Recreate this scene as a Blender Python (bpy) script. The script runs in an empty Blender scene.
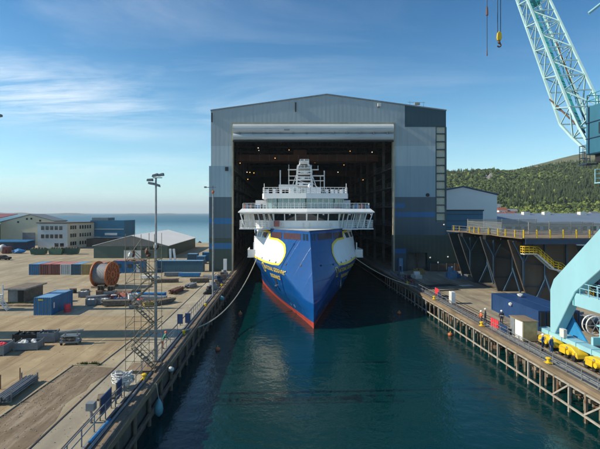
import bpy, bmesh, math, random
import numpy as np
from mathutils import Vector, Matrix
random.seed(7)
S = bpy.context.scene
C = S.collection
R = math.radians
# ------------------------------------------------------------------ camera
cam = bpy.data.cameras.new('camera'); co = bpy.data.objects.new('camera', cam); C.objects.link(co)
co.location = (0, 0, 14.5); co.rotation_euler = (R(90), 0, 0)
cam.sensor_width = 36; cam.lens = 26.4; cam.shift_x = 20/600; cam.shift_y = -11.5/600
cam.clip_start = 0.3; cam.clip_end = 60000
S.camera = co
# ------------------------------------------------------------------ world, sun, exposure
SUN_EL, SUN_AZ = 33.0, -92.5          # azimuth from +Y towards +X
W = bpy.data.worlds.new('World'); S.world = W; W.use_nodes = True
nt = W.node_tree; nt.nodes.clear()
def N(t, tree=None, **k):
    n = (tree or nt).nodes.new(t)
    for a, b in k.items(): setattr(n, a, b)
    return n
sky = N('ShaderNodeTexSky', sky_type='NISHITA'); sky.sun_disc = False
sky.sun_elevation = R(SUN_EL); sky.sun_rotation = R(SUN_AZ)
sky.air_density = 1.0; sky.dust_density = 0.0; sky.ozone_density = 4.0
bg = N('ShaderNodeBackground'); bg.inputs[1].default_value = 0.12
wo = N('ShaderNodeOutputWorld')
tc = N('ShaderNodeTexCoord')
sep = N('ShaderNodeSeparateXYZ'); nt.links.new(tc.outputs['Generated'], sep.inputs[0])
def M(op, a, b=None, c=None, tree=None, clamp=False):
    n = N('ShaderNodeMath', tree, operation=op); n.use_clamp = clamp
    t = tree or nt
    for i, x in enumerate((a, b, c)):
        if x is None: continue
        if isinstance(x, (int, float)): n.inputs[i].default_value = x
        else: t.links.new(x, n.inputs[i])
    return n.outputs[0]
zz = M('ADD', M('MAXIMUM', sep.outputs[2], 0.0), 0.09)
cx = M('DIVIDE', sep.outputs[0], zz); cy = M('DIVIDE', sep.outputs[1], zz)
cmb = N('ShaderNodeCombineXYZ')
nt.links.new(M('MULTIPLY', cx, 0.55), cmb.inputs[0]); nt.links.new(M('MULTIPLY', cy, 1.0), cmb.inputs[1])
n1 = N('ShaderNodeTexNoise'); n1.inputs['Scale'].default_value = 1.1; n1.inputs['Detail'].default_value = 9
n1.inputs['Roughness'].default_value = 0.62; n1.inputs['Distortion'].default_value = 0.6
nt.links.new(cmb.outputs[0], n1.inputs['Vector'])
n2 = N('ShaderNodeTexNoise'); n2.inputs['Scale'].default_value = 0.55; n2.inputs['Detail'].default_value = 3
nt.links.new(cmb.outputs[0], n2.inputs['Vector'])
def MR(x, a, b, c=0.0, d=1.0, tree=None):
    n = N('ShaderNodeMapRange', tree); n.clamp = True
    t = tree or nt; t.links.new(x, n.inputs[0])
    for i, v in enumerate((a, b, c, d)): n.inputs[i+1].default_value = v
    return n.outputs[0]
mk = M('MULTIPLY', MR(n1.outputs[0], .46, .78), MR(n2.outputs[0], .36, .62))
# the wisps lie mostly to the west, thin out in the east and overhead
mk = M('MULTIPLY', mk, MR(sep.outputs[0], -0.42, 0.25, 1.0, 0.22))
mk = M('MULTIPLY', mk, MR(sep.outputs[2], 0.0, 0.05, 0.3, 1.0))
# a brighter bank of cirrus low in the west
n4 = N('ShaderNodeTexNoise'); n4.inputs['Scale'].default_value = 3.2; n4.inputs['Detail'].default_value = 8; n4.inputs['Roughness'].default_value = .74; n4.inputs['Distortion'].default_value = .35
mp4 = N('ShaderNodeMapping'); mp4.inputs['Rotation'].default_value = (0, 0, R(24)); mp4.inputs['Scale'].default_value = (.6, 1.5, 1); nt.links.new(cmb.outputs[0], mp4.inputs[0]); nt.links.new(mp4.outputs[0], n4.inputs['Vector'])
bx = M('DIVIDE', M('ADD', sep.outputs[0], .47), .20); bz = M('DIVIDE', M('SUBTRACT', sep.outputs[2], .225), .05)
gk = M('POWER', 2.718, M('MULTIPLY', M('ADD', M('MULTIPLY', bx, bx), M('MULTIPLY', bz, bz)), -1.0))
mk = M('ADD', M('MULTIPLY', mk, 0.8), M('MULTIPLY', gk, MR(n4.outputs[0], .40, .70, 0, .75)), clamp=True)
# clear polarised blue aloft, pale air low over the sea
hs = N('ShaderNodeHueSaturation'); hs.inputs['Saturation'].default_value = 1.12
air = N('ShaderNodeMix', data_type='RGBA'); air.inputs[7].default_value = (6.6, 6.5, 6.9, 1)
nt.links.new(M('MULTIPLY', M('POWER', M('SUBTRACT', 1.0, M('MAXIMUM', sep.outputs[2], 0.0)), 10.0), 0.8), air.inputs[0])
nt.links.new(sky.outputs[0], air.inputs[6]); nt.links.new(air.outputs[2], hs.inputs['Color'])
mx = N('ShaderNodeMix', data_type='RGBA'); mx.inputs[7].default_value = (6.4, 6.9, 7.2, 1)
tn = N('ShaderNodeMix', data_type='RGBA', blend_type='MULTIPLY'); tn.inputs[0].default_value = 1.0; tn.inputs[7].default_value = (.72, .98, .93, 1)
nt.links.new(hs.outputs[0], tn.inputs[6])
dp = N('ShaderNodeMix', data_type='RGBA', blend_type='MULTIPLY'); dp.inputs[7].default_value = (.26, .54, .70, 1)   # polarised deep blue aloft and to the east
nt.links.new(M('MULTIPLY', MR(sep.outputs[2], .10, .48), MR(sep.outputs[0], -.6, .3, .6, 1.0)), dp.inputs[0]); nt.links.new(tn.outputs[2], dp.inputs[6])
nt.links.new(mk, mx.inputs[0]); nt.links.new(dp.outputs[2], mx.inputs[6])
nt.links.new(mx.outputs[2], bg.inputs[0]); nt.links.new(bg.outputs[0], wo.inputs[0])
sl = bpy.data.lights.new('sun', 'SUN'); so = bpy.data.objects.new('sun', sl); C.objects.link(so)
sl.energy = 4.2; sl.angle = R(0.6); sl.color = (1.0, 0.90, 0.70)
el, az = R(SUN_EL), R(SUN_AZ)
sd = Vector((math.sin(az)*math.cos(el), math.cos(az)*math.cos(el), math.sin(el)))
so.rotation_euler = sd.to_track_quat('Z', 'Y').to_euler()
so.location = (-60, -20, 60)
S.view_settings.view_transform = 'Standard'; S.view_settings.look = 'None'
S.view_settings.exposure = 0.55; S.view_settings.gamma = 1; S.view_settings.use_curve_mapping = False
S.render.engine = 'CYCLES'

# ------------------------------------------------------------------ materials
def mat(name, col, rough=0.6, metal=0.0, var=0.25, sc=1.0, col2=None, bump=0.0, bsc=None, stretch=(1, 1, 1),
        rust=0.0, rustcol=(0.16, 0.07, 0.03), emit=0, spec=None, ribs=None, seams=None, lo=.35, hi=.65, plates=None, streak=0):
    m = bpy.data.materials.new(name); m.use_nodes = True
    t = m.node_tree; p = t.nodes['Principled BSDF']
    p.inputs['Roughness'].default_value = rough; p.inputs['Metallic'].default_value = metal
    if spec is not None: p.inputs['Specular IOR Level'].default_value = spec
    if emit:
        p.inputs['Emission Color'].default_value = (*col, 1); p.inputs['Emission Strength'].default_value = emit
    c2 = col2 or tuple(x*(1-var) for x in col)
    tcn = N('ShaderNodeTexCoord', t); mp = N('ShaderNodeMapping', t); mp.inputs['Scale'].default_value = stretch
    t.links.new(tcn.outputs['Object'], mp.inputs[0])
    n = N('ShaderNodeTexNoise', t); n.inputs['Scale'].default_value = sc; n.inputs['Detail'].default_value = 8
    n.inputs['Roughness'].default_value = .65
    t.links.new(mp.outputs[0], n.inputs['Vector'])
    mix = N('ShaderNodeMix', t, data_type='RGBA'); mix.inputs[6].default_value = (*col, 1); mix.inputs[7].default_value = (*c2, 1)
    t.links.new(MR(n.outputs[0], lo, hi, tree=t), mix.inputs[0]); out = mix.outputs[2]
    if rust:
        n3 = N('ShaderNodeTexNoise', t); n3.inputs['Scale'].default_value = sc*2.3; n3.inputs['Detail'].default_value = 10
        n3.inputs['Roughness'].default_value = .7
        t.links.new(mp.outputs[0], n3.inputs['Vector'])
        m2 = N('ShaderNodeMix', t, data_type='RGBA'); m2.inputs[7].default_value = (*rustcol, 1)
        t.links.new(out, m2.inputs[6]); t.links.new(MR(n3.outputs[0], .72-rust*.3, .80-rust*.25, tree=t), m2.inputs[0]); out = m2.outputs[2]
    if streak:                                    # rain and dirt runs
        ms_ = N('ShaderNodeMapping', t); ms_.inputs['Scale'].default_value = (1.3, 1.3, .05); t.links.new(tcn.outputs['Object'], ms_.inputs[0])
        ns_ = N('ShaderNodeTexNoise', t); ns_.inputs['Scale'].default_value = 1.0; ns_.inputs['Detail'].default_value = 7; ns_.inputs['Roughness'].default_value = .7
        t.links.new(ms_.outputs[0], ns_.inputs['Vector'])
        m4 = N('ShaderNodeMix', t, data_type='RGBA'); m4.inputs[7].default_value = (*[x*.62 for x in col], 1)
        t.links.new(out, m4.inputs[6]); t.links.new(MR(ns_.outputs[0], .48, .72, 0, streak, tree=t), m4.inputs[0]); out = m4.outputs[2]
    if seams:                                     # panel joints: (axis, pitch, offset, width)
        sp = N('ShaderNodeSeparateXYZ', t); t.links.new(tcn.outputs['Object'], sp.inputs[0])
        for ax, pitch, off, wd in seams:
            f = M('FRACT', M('DIVIDE', M('ADD', sp.outputs[ax], 1000*pitch-off), pitch, tree=t), tree=t)
            k = M('LESS_THAN', f, wd/pitch, tree=t)
            m3 = N('ShaderNodeMix', t, data_type='RGBA'); m3.inputs[7].default_value = (*[x*.55 for x in col], 1)
            t.links.new(out, m3.inputs[6]); t.links.new(M('MULTIPLY', k, .8, tree=t), m3.inputs[0]); out = m3.outputs[2]
    t.links.new(out, p.inputs['Base Color'])
    nrm = None
    if ribs:                                      # corrugation: (axis, pitch, depth)
        sp = N('ShaderNodeSeparateXYZ', t); t.links.new(tcn.outputs['Object'], sp.inputs[0])
        w = M('SINE', M('MULTIPLY', sp.outputs[ribs[0]], 6.2832/ribs[1], tree=t), tree=t)
        b = N('ShaderNodeBump', t); b.inputs['Strength'].default_value = .8; b.inputs['Distance'].default_value = ribs[2]
        t.links.new(w, b.inputs['Height']); nrm = b.outputs[0]
    if bump:
        nb = N('ShaderNodeTexNoise', t); nb.inputs['Scale'].default_value = bsc or sc*6; nb.inputs['Detail'].default_value = 6
        t.links.new(tcn.outputs['Object'], nb.inputs['Vector'])
        b = N('ShaderNodeBump', t); b.inputs['Strength'].default_value = .7; b.inputs['Distance'].default_value = bump
        t.links.new(nb.outputs[0], b.inputs['Height'])
        if nrm: t.links.new(nrm, b.inputs['Normal'])
        nrm = b.outputs[0]
    if plates:                                    # welded plates: shallow pillowing between frames
        sp = N('ShaderNodeSeparateXYZ', t); t.links.new(tcn.outputs['Object'], sp.inputs[0])
        h = M('ADD', M('POWER', M('ABSOLUTE', M('SINE', M('MULTIPLY', sp.outputs[1], 3.1416/plates[0], tree=t), tree=t), tree=t), .35, tree=t),
              M('POWER', M('ABSOLUTE', M('SINE', M('MULTIPLY', sp.outputs[2], 3.1416/plates[1], tree=t), tree=t), tree=t), .35, tree=t), tree=t)
        b = N('ShaderNodeBump', t); b.inputs['Strength'].default_value = .6; b.inputs['Distance'].default_value = .03
        t.links.new(h, b.inputs['Height'])
        if nrm: t.links.new(nrm, b.inputs['Normal'])
        nrm = b.outputs[0]
    if nrm: t.links.new(nrm, p.inputs['Normal'])
    return m
m = {}
m['white'] = mat('ship white paint', (.78, .79, .80), .35, var=.12, sc=.35, stretch=(1, 1, .3))
m['offwhite'] = mat('off white paint', (.66, .66, .64), .5, var=.2, sc=.8)
m['hull'] = mat('blue hull paint', (0.004, 0.072, 0.27), .2, var=.22, sc=.12, stretch=(1, 1, .5), bump=.035, bsc=.45, plates=(3.1, 2.2), streak=.5)
m['boot'] = mat('red boot topping', (.42, .055, .035), .5, var=.25, sc=.4, bump=.01)
m['yellowstripe'] = mat('yellow stripe paint', (.80, .58, .02), .4, var=.08)
m['yellow'] = mat('yellow paint', (0.74, 0.5, 0.02), .45, var=.2, sc=1.5, rust=.15)
m['maroonglass'] = mat('maroon window cover', (.055, .016, .018), .25, var=.3)
m['glass'] = mat('dark window glass', (.015, .022, .028), .06, var=.3, spec=.8)
m['tealglass'] = mat('teal tinted glass', (.20, .34, .36), .1, var=.4, sc=1.5, spec=.8)
m['dark'] = mat('black steel', (.015, .017, .02), .6, var=.3)
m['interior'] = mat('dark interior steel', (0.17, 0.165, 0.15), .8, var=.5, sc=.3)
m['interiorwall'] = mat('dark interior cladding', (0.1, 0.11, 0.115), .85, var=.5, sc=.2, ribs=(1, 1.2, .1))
m['brownbeam'] = mat('red oxide crane girder', (0.15, 0.06, 0.035), .7, var=.5, sc=.2)
m['steel'] = mat('galvanised steel', (.34, .35, .36), .45, metal=.5, var=.35, sc=2)
m['greysteel'] = mat('grey painted steel', (.22, .24, .26), .5, var=.3, sc=1.5, rust=.2)
m['whitesteel'] = mat('weathered white steel', (0.4, 0.37, 0.32), .6, var=.35, sc=1.2, rust=.35)
SE = [(0, 6.35, 6.0, .07)]
RB = (0, .35, .02)
def clad(n, c, v=.10): return mat(n, c, .42, var=v+.05, sc=.09, stretch=(1, 1, .2), seams=SE, bump=.012, bsc=.25, ribs=(0, 1.06, .004), streak=.55)
# (panels are built in world coordinates relative to the hall's empty; same joints everywhere)
m['c_light'] = clad('light grey cladding', (0.36, 0.42, 0.455))
m['c_mid'] = clad('mid grey cladding', (0.44, 0.52, 0.57))
m['c_blue'] = clad('grey blue cladding', (0.27, 0.39, 0.47))
m['c_slate'] = clad('dark slate cladding', (0.058, 0.105, 0.145), .15)
m['c_green'] = clad('dark green cladding', (.035, .068, .066), .2)
m['c_stripe'] = clad('bright blue stripe', (0.01, 0.13, 0.33))
m['c_teal'] = clad('dark teal cladding', (.02, .06, .085))
m['cream'] = mat('cream translucent panel', (0.6, 0.57, 0.45), .5, var=.25, sc=.6, lo=.3, hi=.7)
m['tan'] = mat('tan door frame', (.42, .38, .28), .6, var=.25, sc=.5)
m['fabric'] = mat('grey door fabric', (0.5, 0.55, 0.58), .55, var=.28, sc=.5, stretch=(.15, 1, 1.5), bump=.04, bsc=.8)
m['roof'] = mat('grey roof sheeting', (.20, .22, .24), .6, ribs=(0, .8, .03))
m['lamp'] = mat('warm hall lamp', (1.0, .46, .10), .5, emit=2.2, var=0)
m['lamp2'] = mat('pale hall lamp', (1.0, .85, .6), .5, emit=1.6, var=0)
m['concretedark'] = mat('wet dock concrete', (.10, .095, .08), .8, var=.5, sc=.5, bump=.03, stretch=(1, 1, .4))
m['timber'] = mat('weathered timber', (0.27, 0.2, 0.13), .8, var=.5, sc=1.2, stretch=(1, .2, 1), bump=.02)
m['oldwood'] = mat('old grey timber', (.20, .16, .12), .85, var=.5, sc=2, bump=.02)
m['rubble'] = mat('brown rubble bank', (.13, .085, .055), .9, var=.6, sc=.8, bump=.2, bsc=1.6)
m['pile'] = mat('rusted grey pile', (0.25, 0.21, 0.16), .7, var=.4, sc=.8, rust=.65, rustcol=(.15, .06, .025))
m['rail'] = mat('rusty rail', (.10, .07, .055), .5, metal=.4, var=.4)
m['cyan'] = mat('pale cyan crane paint', (0.29, 0.55, 0.64), .42, var=.13, sc=.25, rust=.08, stretch=(1, 1, .4))
m['boom'] = mat('pale grey green boom paint', (.42, .62, .63), .45, var=.15, sc=.5, rust=.1)
m['teal'] = mat('teal crane paint', (.04, .32, .34), .5, var=.3, sc=1)
m['cranehouse'] = mat('dull blue crane house', (.035, .16, .25), .5, var=.35, sc=.4, stretch=(1, 1, .3), rust=.1)
m['plateblue'] = mat('blue steel plate', (.03, .24, .50), .5, var=.2)
m['navy'] = mat('navy steel', (.018, .05, .11), .5, var=.3, sc=.6, rust=.15)
m['ctr_blue'] = mat('blue container paint', (0.012, 0.15, 0.34), .45, var=.25, sc=.6, ribs=(1, .28, .03), rust=.12)
m['ctr_blue_x'] = mat('blue container end paint', (0.014, 0.15, 0.34), .45, var=.25, sc=.6, ribs=(0, .28, .03), rust=.12)
m['ctr_navy'] = mat('navy container paint', (.012, .055, .17), .5, var=.25, sc=.5, ribs=(1, .28, .03), rust=.12)
m['ctr_teal'] = mat('teal container paint', (.012, .085, .15), .5, var=.2, sc=.4, ribs=(0, .28, .03))
m['ctr_red'] = mat('dark red container paint', (.20, .045, .035), .55, var=.3, ribs=(0, .28, .03), rust=.2)
m['ctr_roofred'] = mat('faded red roof paint', (.48, .17, .14), .6, var=.3)
m['ctr_white'] = mat('white container paint', (.58, .60, .60), .5, var=.2, ribs=(0, .28, .03), rust=.2)
m['ctr_yellow'] = mat('ochre container paint', (.42, .29, .09), .5, var=.3, ribs=(0, .28, .03), rust=.2)
m['roofblue'] = mat('pale blue roof paint', (.16, .32, .52), .5, var=.25, sc=1)
m['orange'] = mat('orange reel steel', (0.5, 0.15, 0.055), .55, var=.35, sc=1.2)
m['cable'] = mat('grey wound cable', (.26, .28, .31), .6, var=.3, sc=.6, ribs=(0, .16, .05))
m['creamwall'] = mat('cream plaster wall', (0.66, 0.6, 0.44), .8, var=.12, sc=.15, ribs=(0, .5, .02))
m['officewall'] = mat('pale grey office wall', (0.52, 0.56, 0.58), .8, var=.12, sc=.3)
m['officecream'] = mat('cream office wall', (0.7, 0.64, 0.5), .8, var=.12, sc=.3)
m['maroonroof'] = mat('faded maroon roof', (.26, .075, .085), .7, var=.25, sc=.2, ribs=(0, 1.0, .04))
m['shedgreen'] = mat('green shed cladding', (.075, .115, .095), .6, var=.2, sc=.2, ribs=(1, .4, .03), stretch=(1, 1, .3))
m['shedgable'] = mat('grey gable cladding', (.24, .23, .215), .7, var=.2, sc=.3, ribs=(0, .4, .03))
m['shedroof'] = mat('white roof sheeting', (0.9, 0.9, 0.88), .6, var=.08, sc=.12, seams=[(1, 5.0, 0, .12)])
m['bluehall'] = mat('teal blue hall cladding', (.015, .15, .27), .5, var=.2, sc=.15, seams=[(2, 2.2, .3, .2), (0, 4.0, 0, .12)])
m['lhall'] = mat('light blue hall cladding', (0.74, 0.79, 0.82), .6, var=.1, sc=.08, seams=[(0, 5.0, 0, .1)])
m['lroof'] = mat('slate blue long roof', (0.16, 0.21, 0.28), .6, var=.25, sc=.05, seams=[(0, 9.0, 0, .3)])
m['brownplate'] = mat('rust brown steel plate', (0.115, 0.085, 0.065), .65, var=.45, sc=.25, rust=.45, rustcol=(.24, .10, .035), stretch=(1, 1, .35))
m['greyplate'] = mat('dark primed steel plate', (0.07, 0.075, 0.08), .65, var=.4, sc=.25, rust=.25, stretch=(1, 1, .4))
m['tealplate'] = mat('dark blue primed plate', (.025, .06, .075), .6, var=.4, sc=.3)
m['strut'] = mat('slate blue strut paint', (.03, .075, .14), .55, var=.3)
m['mesh'] = mat('galvanised screen slat', (.33, .33, .30), .6, var=.2)
m['tiled'] = mat('red roof tiles', (.30, .10, .06), .8)
m['orangehat'] = mat('orange helmet', (.75, .16, .04), .4, var=.1)
m['whitehat'] = mat('white helmet', (.8, .8, .78), .4, var=.05)
m['skin'] = mat('skin', (.50, .29, .20), .6, var=.1)
m['greencoat'] = mat('green jacket', (.015, .16, .12), .8, var=.25, sc=5)
m['navycoat'] = mat('navy work jacket', (.015, .022, .05), .8, var=.3, sc=5)
m['bluecoat'] = mat('blue work clothes', (.03, .10, .26), .8, var=.3, sc=5)
m['orangecoat'] = mat('orange work trousers', (.62, .13, .04), .8, var=.2, sc=5)
m['redboard'] = mat('red board', (.75, .05, .07), .5, var=.1)
m['blueboard'] = mat('dark blue board', (.02, .055, .16), .5, var=.25)
m['tarpblue'] = mat('blue tarpaulin', (.02, .20, .48), .5, var=.3, sc=2, bump=.03)
m['rope'] = mat('pale mooring rope', (.45, .42, .34), .8, var=.2, sc=6)
m['fender'] = mat('pale blue fender', (.14, .38, .46), .4, var=.25, sc=2)
m['coil'] = mat('white hose', (.62, .63, .63), .6, var=.3, sc=5)
m['dumpster'] = mat('green dumpster paint', (.02, .10, .07), .5, var=.4)
m['scaf'] = mat('weathered scaffold tube', (0.2, 0.17, 0.12), .6, var=.4, sc=2, rust=.4)
m['tanbox'] = mat('tan plywood', (.42, .34, .20), .7, var=.3, sc=1.5)
m['concretespill'] = mat('white lime dust', (.52, .52, .50), .9, var=.4, sc=1.5, lo=.45, hi=.55, col2=(.20, .17, .13))
m['black'] = mat('black rubber', (.02, .02, .02), .8)
m['grass'] = mat('short weeds', (.07, .12, .03), .9, var=.5, sc=3)

def ground_mat(name, base, c2, c3, streak=True, joints=None, sc=.12):
    g = bpy.data.materials.new(name); g.use_nodes = True; t = g.node_tree; p = t.nodes['Principled BSDF']
    p.inputs['Roughness'].default_value = .88
    tcn = N('ShaderNodeTexCoord', t)
    def noise(scale, st, det=8, ro=.65, dist=0):
        mp = N('ShaderNodeMapping', t); mp.inputs['Scale'].default_value = st; t.links.new(tcn.outputs['Object'], mp.inputs[0])
        n = N('ShaderNodeTexNoise', t); n.inputs['Scale'].default_value = scale; n.inputs['Detail'].default_value = det
        n.inputs['Roughness'].default_value = ro; n.inputs['Distortion'].default_value = dist
        t.links.new(mp.outputs[0], n.inputs['Vector']); return n.outputs[0]
    def mixc(f, a, b):
        x = N('ShaderNodeMix', t, data_type='RGBA'); t.links.new(f, x.inputs[0])
        for i, v in ((6, a), (7, b)):
            if isinstance(v, tuple): x.inputs[i].default_value = (*v, 1)
            else: t.links.new(v, x.inputs[i])
        return x.outputs[2]
    o = mixc(MR(noise(sc, (1, 1, 1), 10, .7, .4), .38, .64, tree=t), base, c2)
    o = mixc(MR(noise(sc*2.5, (1.6, .16, 1), 9, .65), .47, .66, 0, .85, tree=t), o, c3)
    o = mixc(MR(noise(.09, (1, .8, 1), 5, .6, 1.5), .5, .6, 0, .5, tree=t), o, tuple(x*.58 for x in base))
    o = mixc(MR(noise(.55, (1, .35, 1), 10, .75, .8), .50, .62, 0, .5, tree=t), o, c2)
    o = mixc(MR(noise(2.2, (1, .8, 1), 10, .8), .56, .66, 0, .55, tree=t), o, tuple(x*.55 for x in base))
    o = mixc(MR(noise(.8, (1.2, .25, 1), 10, .75, .5), .58, .70, 0, .5, tree=t), o, tuple(min(1, x*1.45) for x in base))
    o = mixc(MR(noise(1.3, (1, 1, 1), 9, .75), .5, .8, 0, .6, tree=t), o, tuple(x*.5 for x in base))
    o = mixc(MR(noise(.35, (1, .5, 1), 6, .7, 1.0), .60, .74, 0, .55, tree=t), o, tuple(min(1, x*1.35) for x in base))
    if joints:
        sp = N('ShaderNodeSeparateXYZ', t); t.links.new(tcn.outputs['Object'], sp.inputs[0])
        wob = M('MULTIPLY', M('SUBTRACT', noise(.4, (1, 1, 1)), .5, tree=t), .12, tree=t)
        for ax, pitch, off, wd, dark in joints:
            f = M('FRACT', M('DIVIDE', M('ADD', M('ADD', sp.outputs[ax], wob, tree=t), 1000*pitch-off, tree=t), pitch, tree=t), tree=t)
            o = mixc(M('MULTIPLY', M('LESS_THAN', f, wd/pitch, tree=t), .75, tree=t), o, tuple(x*dark for x in base))
    t.links.new(o, p.inputs['Base Color'])
    b = N('ShaderNodeBump', t); b.inputs['Distance'].default_value = .03; b.inputs['Strength'].default_value = .6
    t.links.new(noise(4, (1, 1, 1), 8, .7), b.inputs['Height']); t.links.new(b.outputs[0], p.inputs['Normal'])
    return g
m['yard'] = ground_mat('dusty concrete yard', (0.4, 0.34, 0.225), (.29, .24, .165), (.22, .165, .10), joints=[(0, 5.2, 1.0, .10, .5), (1, 12.0, 3, .08, .6)])
m['slab'] = ground_mat('ochre stained slab', (0.41, 0.32, 0.185), (.29, .215, .125), (.20, .125, .065), joints=[(0, 2.6, .3, .08, .45), (1, 9.0, 3, .07, .6)])
m['apron'] = ground_mat('pale dusty quay road', (0.43, 0.39, 0.29), (.29, .25, .19), (.22, .19, .15), joints=[(0, 3.3, .4, .09, .6)])
m['soil'] = ground_mat('brown gravelly soil', (0.21, 0.155, 0.1), (.13, .09, .055), (.33, .27, .20), sc=.5)
m['rquay'] = ground_mat('stained quay concrete', (0.4, 0.345, 0.245), (.19, .16, .125), (.12, .10, .08), joints=[(0, 2.4, .2, .12, .45), (1, 8.0, 3, .08, .6)])
m['land'] = ground_mat('rough land', (.20, .18, .13), (.14, .14, .09), (.10, .09, .06), sc=.05)

def water_mat():
    g = bpy.data.materials.new('sea water'); g.use_nodes = True; t = g.node_tree; p = t.nodes['Principled BSDF']
    p.inputs['Roughness'].default_value = .05; p.inputs['IOR'].default_value = 1.33
    tcn = N('ShaderNodeTexCoord', t)
    sp = N('ShaderNodeSeparateXYZ', t); t.links.new(tcn.outputs['Object'], sp.inputs[0])
    # silty green dock water, open sea with reflected sky blue put into its colour
    x = N('ShaderNodeMix', t, data_type='RGBA'); x.inputs[6].default_value = (.000, .027, .031, 1); x.inputs[7].default_value = (.006, .10, .16, 1)
    t.links.new(MR(sp.outputs[1], 210, 260, tree=t), x.inputs[0]); t.links.new(x.outputs[2], p.inputs['Base Color'])
    last = None
    for sc_, st, dist in ((1.3, (1, .8, 1), .045), (4.2, (1.0, 1, 1), .014), (.3, (.7, 1.3, 1), .10)):
        mp = N('ShaderNodeMapping', t); mp.inputs['Scale'].default_value = st; mp.inputs['Rotation'].default_value = (0, 0, .5)
        t.links.new(tcn.outputs['Object'], mp.inputs[0])
        n = N('ShaderNodeTexNoise', t); n.inputs['Scale'].default_value = sc_; n.inputs['Detail'].default_value = 4
        t.links.new(mp.outputs[0], n.inputs['Vector'])
        b = N('ShaderNodeBump', t); b.inputs['Strength'].default_value = 1.0; b.inputs['Distance'].default_value = dist
        t.links.new(n.outputs[0], b.inputs['Height'])
        if last: t.links.new(last, b.inputs['Normal'])
        last = b.outputs[0]
    t.links.new(MR(sp.outputs[1], 150, 900, .05, .42, tree=t), p.inputs['Roughness'])
    t.links.new(last, p.inputs['Normal'])
    return g
m['water'] = water_mat()

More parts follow.
